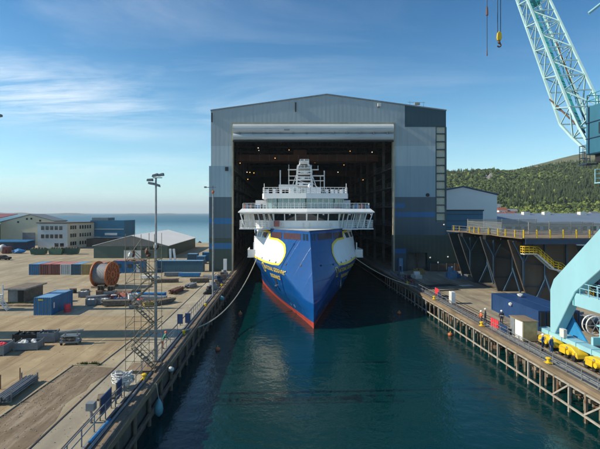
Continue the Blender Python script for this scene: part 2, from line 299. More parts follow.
# ------------------------------------------------------------------ mesh helpers
WL = {}     # world location of parents that are not rotated
class MB:
    def __init__(s): s.v = []; s.f = []; s.mi = []
    def add(s, vs, fs, mi=0):
        k = len(s.v); s.v += [tuple(p) for p in vs]; s.f += [tuple(i+k for i in f) for f in fs]; s.mi += [mi]*len(fs); return s
    def box(s, x0, y0, z0, x1, y1, z1, mi=0):
        vs = [(x, y, z) for z in (z0, z1) for x, y in ((x0, y0), (x1, y0), (x1, y1), (x0, y1))]
        return s.add(vs, [(0, 3, 2, 1), (4, 5, 6, 7), (0, 1, 5, 4), (1, 2, 6, 5), (2, 3, 7, 6), (3, 0, 4, 7)], mi)
    def cbox(s, c, d, rz=0, mi=0):          # centre of the base, size, turn
        k = len(s.v); s.box(-d[0]/2, -d[1]/2, 0, d[0]/2, d[1]/2, d[2], mi)
        ca, sa = math.cos(rz), math.sin(rz)
        for i in range(k, len(s.v)):
            x, y, z = s.v[i]; s.v[i] = (c[0]+x*ca-y*sa, c[1]+x*sa+y*ca, c[2]+z)
        return s
    def bar(s, p, q, w, h=None, mi=0):
        p, q = Vector(p), Vector(q); h = h or w; d = (q-p)
        if d.length < 1e-6: return s
        d.normalize(); u = Vector((0, 0, 1)) if abs(d.z) < .95 else Vector((0, 1, 0))
        a = d.cross(u).normalized()*w/2; b = a.cross(d).normalized()*h/2
        vs = [e+sa*a+sb*b for e in (p, q) for sa, sb in ((-1, -1), (1, -1), (1, 1), (-1, 1))]
        return s.add(vs, [(3, 2, 1, 0), (4, 5, 6, 7), (0, 1, 5, 4), (1, 2, 6, 5), (2, 3, 7, 6), (3, 0, 4, 7)], mi)
    def tube(s, p, q, r, r2=None, n=8, mi=0):
        p, q = Vector(p), Vector(q); r2 = r if r2 is None else r2; d = (q-p).normalized()
        u = Vector((0, 0, 1)) if abs(d.z) < .95 else Vector((1, 0, 0)); a = d.cross(u).normalized(); b = a.cross(d)
        vs = []
        for e, rr in ((p, r), (q, r2)):
            for i in range(n):
                t = 2*math.pi*i/n; vs.append(e+(a*math.cos(t)+b*math.sin(t))*rr)
        fs = [(i, (i+1) % n, n+(i+1) % n, n+i) for i in range(n)]+[tuple(range(n-1, -1, -1)), tuple(range(n, 2*n))]
        return s.add(vs, fs, mi)
    def path(s, pts, r, n=6, mi=0):
        for a, b in zip(pts, pts[1:]): s.tube(a, b, r, n=n, mi=mi)
        return s
    def lathe(s, prof, c, n=16, mi=0):      # prof: (radius, z)
        vs = [(c[0]+r*math.cos(2*math.pi*i/n), c[1]+r*math.sin(2*math.pi*i/n), c[2]+z) for r, z in prof for i in range(n)]
        k = len(prof)
        fs = [(j*n+i, j*n+(i+1) % n, (j+1)*n+(i+1) % n, (j+1)*n+i) for j in range(k-1) for i in range(n)]
        fs += [tuple(range(n-1, -1, -1)), tuple(range((k-1)*n, k*n))]
        return s.add(vs, fs, mi)
    def ext(s, pts, vec, mi=0):             # polygon pushed along a vector
        n = len(pts); vec = Vector(vec); vs = [Vector(p) for p in pts]; vs += [p+vec for p in vs]
        return s.add(vs, [tuple(range(n-1, -1, -1)), tuple(range(n, 2*n))]+[(i, (i+1) % n, n+(i+1) % n, n+i) for i in range(n)], mi)
    def blob(s, c, r, seed=0, mi=0, jit=.25):
        bm = bmesh.new(); bmesh.ops.create_icosphere(bm, subdivisions=1, radius=1); rnd = random.Random(seed)
        vs = [(c[0]+v.co.x*r[0]*(1+rnd.uniform(-jit, jit)), c[1]+v.co.y*r[1]*(1+rnd.uniform(-jit, jit)), c[2]+v.co.z*r[2]*(1+rnd.uniform(-jit, jit))) for v in bm.verts]
        fs = [tuple(v.index for v in f.verts) for f in bm.faces]; bm.free()
        return s.add(vs, fs, mi)
    def rails(s, pts, h=1.1, r=.03, step=1.5, levels=(1.0, .55), n=5):
        for a, b in zip(pts, pts[1:]):
            a, b = Vector(a), Vector(b); L = (b-a).length; k = max(1, int(round(L/step)))
            for l in levels: s.tube(a+Vector((0, 0, h*l)), b+Vector((0, 0, h*l)), r, n=n)
            for i in range(k+1):
                p = a.lerp(b, i/k); s.tube(p, p+Vector((0, 0, h)), r, n=n)
        return s
    def build(s, name, mt, parent=None, smooth=False, local=False, bevel=0, origin=None):
        me = bpy.data.meshes.new(name); vs = s.v
        if parent is not None:
            off = (0, 0, 0) if local else WL.get(parent.name, (0, 0, 0)); loc = (0, 0, 0)
        elif origin is not None: off = origin; loc = origin
        elif local: off = loc = (0, 0, 0)
        else:
            a = np.array(vs); off = loc = (float(a[:, 0].min()+a[:, 0].max())/2, float(a[:, 1].min()+a[:, 1].max())/2, float(a[:, 2].min()))
        me.from_pydata([(x-off[0], y-off[1], z-off[2]) for x, y, z in vs], [], s.f)
        ms = mt if isinstance(mt, (list, tuple)) else [mt]
        for q in ms: me.materials.append(m[q] if isinstance(q, str) else q)
        me.polygons.foreach_set('material_index', s.mi)
        bm = bmesh.new(); bm.from_mesh(me); bmesh.ops.recalc_face_normals(bm, faces=bm.faces)
        if bevel: bmesh.ops.bevel(bm, geom=list(bm.edges), offset=bevel, segments=1, affect='EDGES')
        bm.to_mesh(me); bm.free()
        if smooth: me.polygons.foreach_set('use_smooth', [True]*len(me.polygons))
        o = bpy.data.objects.new(name, me); C.objects.link(o); o.location = loc
        if parent is not None: o.parent = parent; WL[o.name] = off
        else: WL[o.name] = loc
        return o
def tag(o, label, cat, group=None, kind=None):
    if label: o['label'] = label
    if cat: o['category'] = cat
    if group: o['group'] = group
    if kind: o['kind'] = kind
    return o
def thing(name, label, cat, loc=(0, 0, 0), rz=0, group=None):
    o = bpy.data.objects.new(name, None); C.objects.link(o); o.location = loc; o.rotation_euler = (0, 0, rz)
    o.empty_display_size = .5; WL[o.name] = tuple(loc); return tag(o, label, cat, group)
def struct(o): o['kind'] = 'structure'; return o
KIDS = {}
def copy_tree(o, parent=None):
    c = o.copy(); C.objects.link(c)
    if parent is not None: c.parent = parent
    for ch in [x for x in list(C.objects) if x.parent == o]: copy_tree(ch, c)
    return c
def copy_to(o, loc, rz=0, label=None):
    c = copy_tree(o); c.location = loc; c.rotation_euler = (0, 0, rz)
    if label: c['label'] = label
    return c

# ------------------------------------------------------------------ SETTING: water, land, quays
LX, RX, WZ = -10.55, 25.3, -2.9        # dock sides, water level
struct(MB().add([(-13900, -500, WZ), (13900, -500, WZ), (13900, 20400, WZ), (-13900, 20400, WZ)], [(0, 1, 2, 3)]).build('water', 'water', origin=(0, 0, WZ)))
o = struct(MB().box(-320, -60, -7, LX-.9, 214, 0).build('ground', 'yard', origin=(0, 0, 0)))
struct(MB().box(RX+5, -60, -7, 1600, 440, 0).build('ground', 'rquay', origin=(0, 0, 0)))
struct(MB().add([(-60, 20, .004), (-20.3, 20, .004), (-19.7, 41.7, .004), (-17.3, 41.7, .004), (-16.6, 62, .004), (-60, 62, .004)], [(0, 1, 2, 3, 4, 5)]).build('pavement', 'slab', origin=(0, 0, 0)))
struct(MB().add([(-15.2, -40, .004), (LX-1.6, -40, .004), (LX-1.6, 106, .004), (-16.0, 106, .004), (-15.6, 60, .004)], [(0, 1, 2, 3, 4)]).build('road', 'apron', origin=(0, 0, 0)))
rs_ = random.Random(2); soil = [(-20.3, -10, .008)]
for i in range(40): yy_ = -10+i*51.2/39; soil.append((-15.9-.9*math.sin(yy_*.11)-.5*math.sin(yy_*.37+1)-rs_.uniform(0, .55), yy_, .008))
soil += [(-17.6, 41.5, .008), (-19.7, 41.5, .008)]
struct(MB().add(soil, [tuple(range(len(soil)))]).build('ground', 'soil', origin=(0, 0, 0)))
b = MB(); vs_ = []
for i in range(900):
    yy_ = rs_.uniform(16, 90); xx_ = rs_.uniform(-20.5 if yy_ < 42 else -44, -12.4); q_ = rs_.uniform(.01, .035)
    b.blob((xx_, yy_, q_*.6), (q_*rs_.uniform(.8, 2.2), q_, q_*.7), i % 17)
for i in range(500):
    yy_ = rs_.uniform(18, 41); xx_ = rs_.uniform(-19.9, -16.2); q_ = rs_.uniform(.015, .05); b.blob((xx_, yy_, q_*.6), (q_*rs_.uniform(.8, 1.8), q_, q_*.7), i % 17, mi=1)
tag(b.build('litter', ['oldwood', 'apron'], origin=(0, 0, 0)), 'small stones and scraps of rubbish strewn over the left quay', 'litter', kind='stuff')
# raised kerb between slab and soil
k = MB().bar((-20.35, 8, .03), (-19.75, 41.8, .03), .22, .1).bar((-19.75, 41.8, .03), (-17.3, 41.8, .03), .22, .1).bar((-17.3, 41.8, .03), (-16.6, 62, .03), .18, .1)
struct(k.build('kerb', 'yard'))
# rubble shore at the back of the yard
b = MB()
for i in range(150):
    b.blob((random.uniform(-310, -18), 214+random.uniform(0, 2.5), -1.6+random.uniform(-.6, 1.4)), (random.uniform(.8, 1.8),)*3, i)
b.build('shore', 'rubble')['kind'] = 'structure'

# left quay: wall, capping beam, service channels, timber fender line, piles
q = thing('quay_wall', 'long concrete quay wall with timber capping on the left of the dock', 'quay', (LX, 40, -7))
MB().box(LX-.9, -60, -7, LX-.35, 240, -.02).build('wall', 'concretedark', q)
cap = MB().box(LX-.9, -60, -.35, LX, 240, .10).build('capping_beam', 'timber', q)
MB().box(LX-1.65, -60, -.3, LX-.905, 240, .05).build('service_channel', 'greysteel', q)
MB().bar((LX-.35, -60, .16), (LX-.35, 240, .16), .25, .12).build('edge_beam', 'oldwood', q)
MB().tube((LX-1.05, -60, .16), (LX-1.05, 240, .16), .09).build('pipe', 'steel', q)
MB().tube((LX-1.35, -60, .12), (LX-1.35, 240, .12), .06).build('pipe', 'rail', q)
for i in range(34):
    y = 18+i*3.6
    MB().tube((LX-.15, y, -7), (LX-.15, y, -.35), .17, n=8).build('pile', 'oldwood', q)
MB().bar((LX-.05, 10, -1.9), (LX-.05, 240, -1.9), .2, .3).build('waling', 'oldwood', q)
def railing(name, label, pts, mt='greysteel', h=1.1, step=1.6, r=.035, levels=(1, .55), group=None):
    t = MB().rails(pts, h, r, step, levels).build(name, mt); return tag(t, label, 'railing', group)
railing('railing', 'grey pipe railing along the near end of the left quay', [(LX-1.7, 16, .05), (LX-1.7, 34.6, .05)], step=1.9, r=.045)
railing('railing', 'thin grey railing on the left quay beside the scaffold tower', [(LX-1.7, 37.4, .05), (LX-1.7, 52.5, .05)], step=1.6)
railing('railing', 'low railing on the left quay leading to the far light mast', [(LX-1.7, 57.5, .05), (LX-1.7, 72, .05)], step=1.6)

# right quay: open trestle
q = thing('quay_trestle', 'open pile trestle quay with white steel bracing on the right of the dock', 'quay', (RX, 40, -7))
MB().box(RX+.6, -60, -.42, RX+5.3, 240, -.002).build('deck', 'rquay', q)
MB().box(RX-.05, -60, -.30, RX+.30, 240, .12).build('edge_beam', 'timber', q)
MB().box(RX+.302, -60, -.30, RX+.6, 240, .04).build('edge_channel', 'oldwood', q)
MB().box(RX+1.1, -60, .002, RX+2.2, 240, .035).build('cable_channel', 'greysteel', q)
for i, (dx, rr) in enumerate(((.85, .04), (1.0, .03), (2.35, .05), (2.6, .035))): MB().path([(RX+dx+.08*math.sin(y*.21+i), y, .05) for y in range(16, 108, 4)], rr, 5).build('cable', 'rail' if i % 2 else 'navy', q)
MB().bar((RX+.05, -60, -.52), (RX+.05, 240, -.52), .2, .15).build('waling', 'whitesteel', q)
MB().bar((RX-.12, -60, -2.3), (RX-.12, 240, -2.3), .14, .16).build('lower_waling', 'whitesteel', q)
ys = [19.6+i*2.1 for i in range(42)]
for i, y in enumerate(ys):
    MB().bar((RX+.02, y, -7), (RX+.02, y, -.42), .19, .19).build('pile', 'whitesteel' if i % 3 == 0 else 'pile', q)
for y in [17+i*1.9 for i in range(44)]:
    MB().tube((RX+1.6, y+.9, -7), (RX+1.6, y+.9, -.42), .13).tube((RX+2.9, y-.3, -7), (RX+2.9, y-.3, -.42), .15).bar((RX, y, -.9), (RX+4, y, -.9), .25, .3).build('pile_bent', 'pile', q)
for a, c in ((0, 1), (2, 1), (3, 4), (5, 4), (6, 7), (8, 7), (10, 9)):
    MB().bar((RX-.1, ys[a], -2.2), (RX-.1, ys[c], -.6), .14, .14).build('brace', 'whitesteel', q)
b = MB()
for i in range(420):
    b.blob((RX+random.uniform(2.6, 5.0), random.uniform(8, 112), random.uniform(-3.2, -1.0)), (.6, .8, .5), i, jit=.35)
b.build('bank', 'rubble', q)
MB().box(RX+4.6, -60, -7, RX+5.01, 240, -.43).build('back_wall', 'rubble', q)
railing('railing', 'pale double pipe railing along the whole right quay edge', [(RX+.75, 20, .0), (RX+.75, 54, .0)], 'steel', 1.1, 2.0, .04, (1, .62, .3))
railing('railing', 'railing on the right quay edge between the red boards and the hall', [(RX+.75, 57, .0), (RX+.75, 104, .0)], 'steel', 1.1, 2.0, .04, (1, .5))
for yy0, lab in ((16, 'near'),):
    pass
for xx, lab in ((28.6, 'rusty crane rail set in the right quay, nearest the dock'), (29.25, 'rusty crane rail set in the right quay beside the container row'), (40.9, 'rusty crane rail further inland on the right quay')):
    tag(MB().bar((xx, -50, .03), (xx, 106, .03), .09, .07).build('crane_rail', 'rail'), lab, 'rail')
for xx, lab in ((-13.4, 'dark crane rail in the left quay road, nearest the dock'), (-15.4, 'dark crane rail in the left quay road along the soil patch')):
    tag(MB().bar((xx, -40, .02), (xx, 106, .02), .10, .05).build('crane_rail', 'rail'), lab, 'rail')
tag(MB().tube((RX+1.5, 20, .12), (RX+1.5, 96, .12), .1).build('service_pipe', 'steel'), 'pale blue-grey pipe lying along the right quay behind the railing', 'pipe')
tag(MB().tube((RX+1.9, 30, .10), (RX+1.85, 90, .10), .07).build('service_pipe', 'rail'), 'thin rusty pipe lying along the right quay beside the pale pipe', 'pipe')

# ------------------------------------------------------------------ DOCK HALL
HY = 110.0
H = thing('dock_hall', 'huge grey and blue shipyard dock hall open towards the water', 'building', (12, HY, 0))
HX0, HX1, OX0, OX1, OZ = -17.25, 41.5, -12.0, 28.5, 37.0
AX, AZ, EZ = 11.75, 44.0, 40.0
def roofz(x): return EZ+(AZ-EZ)*((x-HX0)/(AX-HX0) if x < AX else (HX1-x)/(HX1-AX))
# top gable band (left, right halves), leaving room for the dark corner block
MB().ext([(HX0, HY, OZ), (AX, HY, OZ), (AX, HY, AZ), (HX0, HY, EZ)], (0, 1, 0)).ext([(AX, HY, OZ), (31.2, HY, OZ), (31.2, HY, roofz(31.2)), (AX, HY, AZ)], (0, 1, 0)).build('gable_cladding', 'c_light', H)
MB().ext([(31.2, HY-.02, 36.0), (HX1, HY-.02, 36.0), (HX1, HY-.02, EZ), (31.2, HY-.02, roofz(31.2))], (0, 1, 0)).build('corner_cladding', 'c_teal', H)
MB().box(OX1, HY, 36.0, 31.2, HY+1, OZ).build('cladding', 'c_light', H)
def band(x0, x1, z0, z1, mt, y=HY, name='cladding'): return MB().box(x0, y, z0, x1, y+1, z1).build(name, mt, H)
for z0, z1, mt in ((31.25, OZ, 'c_light'), (26.25, 31.25, 'c_mid')): band(HX0, OX0, z0, z1, mt)
for z0, z1, mt in ((18.5, 26.25, 'c_blue'), (13.25, 18.5, 'c_slate'), (11.75, 13.25, 'c_stripe'), (8.25, 11.75, 'c_slate'),
                   (7.0, 8.25, 'c_green'), (5.5, 7.0, 'c_stripe'), (0, 5.5, 'c_green')):
    band(HX0-.5, OX0, z0, z1, mt, HY-.05)
for z0, z1, mt in ((31.25, 36.0, 'c_light'), (26.25, 31.25, 'c_mid'), (18.5, 26.25, 'c_blue'), (17.0, 18.5, 'c_slate')):
    band(OX1, 39.0, z0, z1, mt)
band(OX1, 31.2, 15.75, 17.0, 'c_stripe'); band(31.2, 39.0, 15.75, 17.0, 'c_slate')
band(OX1, 39.0, 14.75, 15.75, 'c_slate'); band(OX1, 38.8, 13.5, 14.75, 'c_stripe'); band(38.8, 39, 13.5, 14.75, 'c_slate')
band(OX1, 39.0, 9.0, 13.5, 'c_slate'); band(39.0, 41.5, 9.0, 12.25, 'c_slate')
band(36.8, 44.5, 5.6, 9.0, 'c_green', HY-.3); band(OX1, 36.8, 5.6, 9.0, 'c_green', HY-.3)
band(OX1, 31.4, 4.4, 5.6, 'c_stripe', HY-.3); band(OX1, 31.4, 0, 4.4, 'c_slate', HY-.3)
band(31.4, 31.8, 0, 5.6, 'c_green', HY-.3); band(36.8, 44.5, 0, 5.6, 'c_green', HY-.3)
band(31.8, 36.8, 4.6, 5.6, 'c_green', HY-.3)
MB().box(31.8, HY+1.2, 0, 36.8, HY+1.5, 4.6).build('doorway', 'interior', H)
MB().box(34.1, HY-.1, 0, 34.4, HY+.2, 4.6).build('door_post', 'brownbeam', H)
# glazed stair strip with dark beams
MB().box(39.0, HY+.25, 12.25, 41.3, HY+.9, 36.0).build('light_panel', 'cream', H)
b = MB()
z = 12.4
while z < 36.2:
    b.box(39.0, HY-.05, z, 41.32, HY+.24, z+.28); z += 1.98
b.box(41.32, HY-.08, 9.0, 41.62, HY+.9, 36.0).box(38.9, HY-.06, 12.25, 39.12, HY+.2, 35.95)
b.build('panel_frame', 'c_teal', H)
# verge flashing along the roofline
b = MB().ext([(HX0-.1, HY-.15, EZ), (AX, HY-.15, AZ), (AX, HY-.15, AZ+.3), (HX0-.1, HY-.15, EZ+.3)], (0, 1.3, 0))
b.ext([(AX, HY-.15, AZ), (HX1+.1, HY-.15, EZ), (HX1+.1, HY-.15, EZ+.3), (AX, HY-.15, AZ+.3)], (0, 1.3, 0)); b.build('verge_trim', 'greysteel', H)
# frame of the opening
b = MB().box(OX0-.02, HY-.25, 0, OX0+.3, HY+1.1, OZ).box(OX1-.3, HY-.35, 0, OX1+.12, HY+1.1, OZ).box(OX0-.02, HY-.3, OZ-.32, OX1+.12, HY+1.1, OZ+.08)
b.build('door_frame', 'tan', H)
# folded fabric door: stacked soft bulges
prof = []
for zc, rr, hh in ((35.5, 1.0, 1.15), (33.45, .85, .9)):
    for i in range(9):
        a = -math.pi/2+math.pi*i/8; prof.append((zc+hh*math.sin(a)*-1, HY-.3-rr*math.cos(a)))
pts = [(OX0+.32, y, z) for z, y in prof]+[(OX0+.32, HY+.5, 32.6), (OX0+.32, HY+.5, 36.6)]
MB().ext(pts, (OX1-OX0-.64, 0, 0)).build('folding_door', 'fabric', H, smooth=False)
b = MB()
for x in np.linspace(OX0+2, OX1-2, 12): b.box(x-.04, HY-1.36, 34.0, x+.04, HY-.5, 34.5)
b.box(1.0, HY-1.42, 34.9, 2.4, HY-1.2, 35.2); b.build('door_strap', 'greysteel', H)
MB().box(OX0+.3, HY-1.0, 32.2, OX1-.3, HY-.4, 32.5).build('bottom_beam', 'dark', H)
# body: walls and roof
HB = 236
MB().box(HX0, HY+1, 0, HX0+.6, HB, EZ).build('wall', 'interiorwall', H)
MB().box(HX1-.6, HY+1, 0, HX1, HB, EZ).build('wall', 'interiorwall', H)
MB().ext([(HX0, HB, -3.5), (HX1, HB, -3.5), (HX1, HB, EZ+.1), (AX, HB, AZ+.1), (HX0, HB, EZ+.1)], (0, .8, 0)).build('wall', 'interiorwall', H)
b = MB().ext([(HX0, HY+1, EZ), (AX, HY+1, AZ), (AX, HY+1, AZ-.5), (HX0, HY+1, EZ-.5)], (0, HB-HY, 0)).ext([(AX, HY+1, AZ), (HX1, HY+1, EZ), (HX1, HY+1, EZ-.5), (AX, HY+1, AZ-.5)], (0, HB-HY, 0))
b.build('roof', 'roof', H)
MB().ext([(41.5, HY+.7, 0), (44.5, HY+.7, 0), (44.5, HY+.7, 8.9), (41.5, HY+.7, 8.9)], (0, 40, 0)).build('annex', 'c_green', H)
MB().box(HX0+.6, HY+1, -.3, OX0-.5, HB, .02).build('inner_quay', 'rquay', H)
# interior columns and trusses
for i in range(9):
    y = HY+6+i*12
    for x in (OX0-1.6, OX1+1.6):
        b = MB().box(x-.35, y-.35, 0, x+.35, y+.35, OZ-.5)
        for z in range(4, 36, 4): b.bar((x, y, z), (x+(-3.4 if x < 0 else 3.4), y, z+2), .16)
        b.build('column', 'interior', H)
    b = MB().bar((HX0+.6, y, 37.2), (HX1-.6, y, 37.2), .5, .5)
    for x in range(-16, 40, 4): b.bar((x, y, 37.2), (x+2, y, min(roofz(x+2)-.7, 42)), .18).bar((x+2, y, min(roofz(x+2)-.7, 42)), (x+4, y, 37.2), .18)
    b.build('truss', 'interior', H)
for z in (6, 11, 16, 21, 26):
    b = MB()
    for x0, x1 in ((HX0+.6, OX0-.3), (OX1+.3, HX1-.6)): b.box(x0, HY+4, z, x1, HB-4, z+.25)
    b.rails([(OX0-.3, HY+4, z+.25), (OX0-.3, HB-6, z+.25)], 1.1, .06, 4).rails([(OX1+.3, HY+4, z+.25), (OX1+.3, HB-6, z+.25)], 1.1, .06, 4)
    b.build('gallery', 'interior', H)
for yy, zz_, lab in ((132, 30.0, 'front reddish overhead travelling crane inside the dock hall'), (172, 29.0, 'rear reddish overhead travelling crane deep inside the dock hall')):
    t = thing('overhead_crane', lab, 'crane', (8, yy, zz_), group='overhead cranes inside the hall')
    MB().box(OX0-1, yy, zz_, OX1+1, yy+.9, zz_+2.0).build('girder', 'brownbeam', t)
    MB().box(OX0-1, yy+3, zz_, OX1+1, yy+3.9, zz_+2.0).build('girder', 'brownbeam', t)
    b = MB().box(4, yy-.3, zz_+2, 8, yy+4.2, zz_+3.4); b.build('trolley', 'brownbeam', t)
    b = MB()
    for i in range(14): b.box(OX0+i*2.9, yy-.08, zz_+.1, OX0+i*2.9+.2, yy-.01, zz_+1.9)
    b.build('stiffener', 'interior', t)
# hall lamps
lampspec = [(258, 148, 125), (296, 151, 145), (350, 151, 145), (275, 158, 125), (311, 156, 165), (289.5, 157.5, 165), (339, 158, 160), (289, 150, 150), (372, 152, 130),
            (371, 160, 150), (315, 162.5, 170), (254, 173, 135), (338, 172, 170), (352, 176, 190), (324, 176, 190), (248, 179, 130), (259, 150.5, 180), (341, 198, 180), (356, 208, 170),
            (313, 150, 205), (263, 160, 200), (344, 165, 205), (363, 180, 150), (240, 163, 140), (247, 172, 128), (250, 172.5, 130)]
lp = None
for i, (px, py, Y) in enumerate(lampspec):
    X = round((px-280)/440*Y, 1); Z = round(14.5+(213-py)/440*Y, 1); r = .16 if Y < 160 else .22
    t = thing('hall_lamp', 'small warm lamp glowing under the steelwork inside the dark hall', 'lamp', (X, Y, Z), group='lamps inside the dock hall')
    MB().lathe([(.05, .3), (r*.6, .25), (r, .05)], (X, Y, Z), 10).build('lamp_shade', 'interior', t)
    MB().blob((X, Y, Z-.02), (r*.9, r*.9, r*.75), 1, jit=0).build('bulb', 'lamp' if i % 4 else 'lamp2', t)
# rooftop odds and ends
t = thing('roof_antenna', 'cluster of antennas and a dish on the roof edge of the dock hall', 'antenna', (34, HY+.4, 41.1))
MB().tube((32.6, HY+.4, 41), (32.6, HY+.4, 42.6), .04).tube((36, HY+.4, 40.8), (36, HY+.4, 42.4), .04).bar((32, HY+.4, 42.3), (36.4, HY+.4, 42.2), .06).tube((34.2, HY+.4, 40.8), (34.2, HY+.4, 42.2), .06).build('mast', 'greysteel', t)
MB().cbox((34.4, HY+.4, 41.6), (1.3, .5, .6)).build('equipment_box', 'whitesteel', t)
t = thing('wall_floodlight', 'white floodlight fixed high on the gable of the dock hall', 'lamp', (24.7, HY-.5, 41.2))
MB().cbox((24.7, HY-.5, 41.0), (.8, .5, .8)).build('housing', 'offwhite', t); MB().bar((24.7, HY-.4, 41), (24.7, HY+.05, 40.8), .1).build('bracket', 'dark', t)
for x, z, lab in ((3.9, 41.2, 'short dark lightning rod bracket on the left half of the gable'), (-17.0, 38.6, 'tall dark vent slot cover at the top left corner of the hall')):
    tag(MB().box(x-.14, HY-.3, z-1.4, x+.14, HY-.02, z+.9).build('wall_fitting', 'dark'), lab, 'fitting')
tag(MB().box(-13.7, HY-.2, 25.0, -12.9, HY-.06, 26.0).build('wall_vent', 'dark'), 'small dark square vent high on the left pier of the hall', 'vent')
tag(MB().tube((36.9, HY-.2, 15.2+3.8), (36.9, HY+.02, 15.2+3.8), .45, n=14).build('wall_vent', 'dark'), 'round dark vent on the right pier of the hall', 'vent')

# ------------------------------------------------------------------ SHIP
SX = 5.05
def interp(x, xs, ys_):
    return float(np.interp(x, xs, ys_))
def stem(z): return interp(z, [-6, -2.9, 0, 1, 4, 6, 8, 10, 11.6], [66.6, 66, 65.9, 66.1, 68.2, 69.8, 71.5, 73.3, 75])
def hb(y, z):
    d = max(0, y-stem(z))
    U = 10.6*math.sin(math.pi/2*min(d/23, 1))**1.0
    Wl = 10.6*math.sin(math.pi/2*min(d/62, 1))**1.15
    s = min(d/9, 1); zk = 1.0+4.2*s*s*(3-2*s)
    if z >= zk: return U
    t = (zk-z)/(zk+2.9); return U*(1-t)+Wl*t if t < 1 else max(0, Wl-(t-1)*Wl*.4)
def hp(y, z, side, off=0.0):
    e = .05
    x = hb(y, z)
    if off:
        gy = (hb(y+e, z)-hb(y-e, z))/(2*e); gz = (hb(y, z+e)-hb(y, z-e))/(2*e)
        n = Vector((1, -gy, -gz)).normalized()*off; return (SX+side*(x+n.x), y+n.y, z+n.z)
    return (SX+side*x, y, z)
ship = thing('expedition_ship', 'blue and white expedition ship with a sharp inverted bow lying half out of the hall', 'ship', (SX, 66, WZ))
def hullpart(z0, z1, nz, name, mt):
    b = MB(); us = [(i/64)**1.7*118 for i in range(65)]; zs = [z0+(z1-z0)*j/nz for j in range(nz+1)]
    for side in (-1, 1):
        vs = []
        for z in zs:
            s0 = stem(z)
            for u in us:
                y = s0+u*(186-s0)/118; vs.append(hp(y, z, side))
        n = len(us); b.add(vs, [(j*n+i, j*n+i+1, (j+1)*n+i+1, (j+1)*n+i) for j in range(nz) for i in range(n-1)])
    o = b.build(name, mt, ship, smooth=True)
    me = o.data; bm = bmesh.new(); bm.from_mesh(me); bmesh.ops.remove_doubles(bm, verts=bm.verts, dist=.002); bmesh.ops.recalc_face_normals(bm, faces=bm.faces)
    for e in bm.edges:
        if len(e.link_faces) == 2 and e.calc_face_angle(0) > .42: e.smooth = False
    bm.to_mesh(me); bm.free(); return o
hullpart(-1.95, 11.5, 46, 'hull', 'hull')
hullpart(-6.0, -1.95, 10, 'boot_topping', 'boot')
# deck lid
vs = []; us = [75.2+(i/30)**1.6*110 for i in range(31)]
for side in (-1, 1): vs += [hp(y, 11.5, side) for y in us]
MB().add(vs, [(i, i+1, 31+i+1, 31+i) for i in range(30)]).build('deck', 'offwhite', ship)
def patch(poly, side, off, name, mt, cen=None, rings=5):
    """polygon in (y, z) laid on the hull surface, star shaped round its centre"""
    P = []
    for (a, b_) in zip(poly, poly[1:]+poly[:1]):
        for k_ in range(4): P.append((a[0]+(b_[0]-a[0])*k_/4, a[1]+(b_[1]-a[1])*k_/4))
    cy_ = cen or (sum(p[0] for p in P)/len(P), sum(p[1] for p in P)/len(P)); n = len(P)
    vs = [hp(cy_[0], cy_[1], side, off)]
    for r in range(1, rings+1):
        for p in P: vs.append(hp(cy_[0]+(p[0]-cy_[0])*r/rings, cy_[1]+(p[1]-cy_[1])*r/rings, side, off))
    fs = [(0, 1+i, 1+(i+1) % n) for i in range(n)]
    for r in range(rings-1):
        a = 1+r*n; fs += [(a+i, a+(i+1) % n, a+n+(i+1) % n, a+n+i) for i in range(n)]
    return MB().add(vs, fs).build(name, mt, ship, smooth=False)
def strip(poly, side, off, wid, name, mt):
    """band of constant width running along an open line on the hull"""
    P = [Vector(p) for p in poly]; vs = []
    Q = []
    for a, b_ in zip(P, P[1:]):
        for k_ in range(4): Q.append(a.lerp(b_, k_/4))
    Q.append(P[-1])
    for i, p in enumerate(Q):
        d = (Q[min(i+1, len(Q)-1)]-Q[max(i-1, 0)]).normalized(); nn = Vector((-d.y, d.x))*wid/2
        vs += [hp(p.x+nn.x, p.y+nn.y, side, off), hp(p.x-nn.x, p.y-nn.y, side, off)]
    return MB().add(vs, [(2*i, 2*i+1, 2*i+3, 2*i+2) for i in range(len(Q)-1)]).build(name, mt, ship)
white_poly = [(77.6, 8.2), (79.3, 9.2), (80.9, 9.62), (83.5, 9.72), (84.6, 10.75), (87.6, 11.2), (92, 11.4), (112, 11.42), (112, 5.9), (90, 5.85), (84.1, 5.7), (81.6, 5.5), (78.7, 5.4), (76.9, 5.5), (76.7, 6.9)]
mirror = white_poly
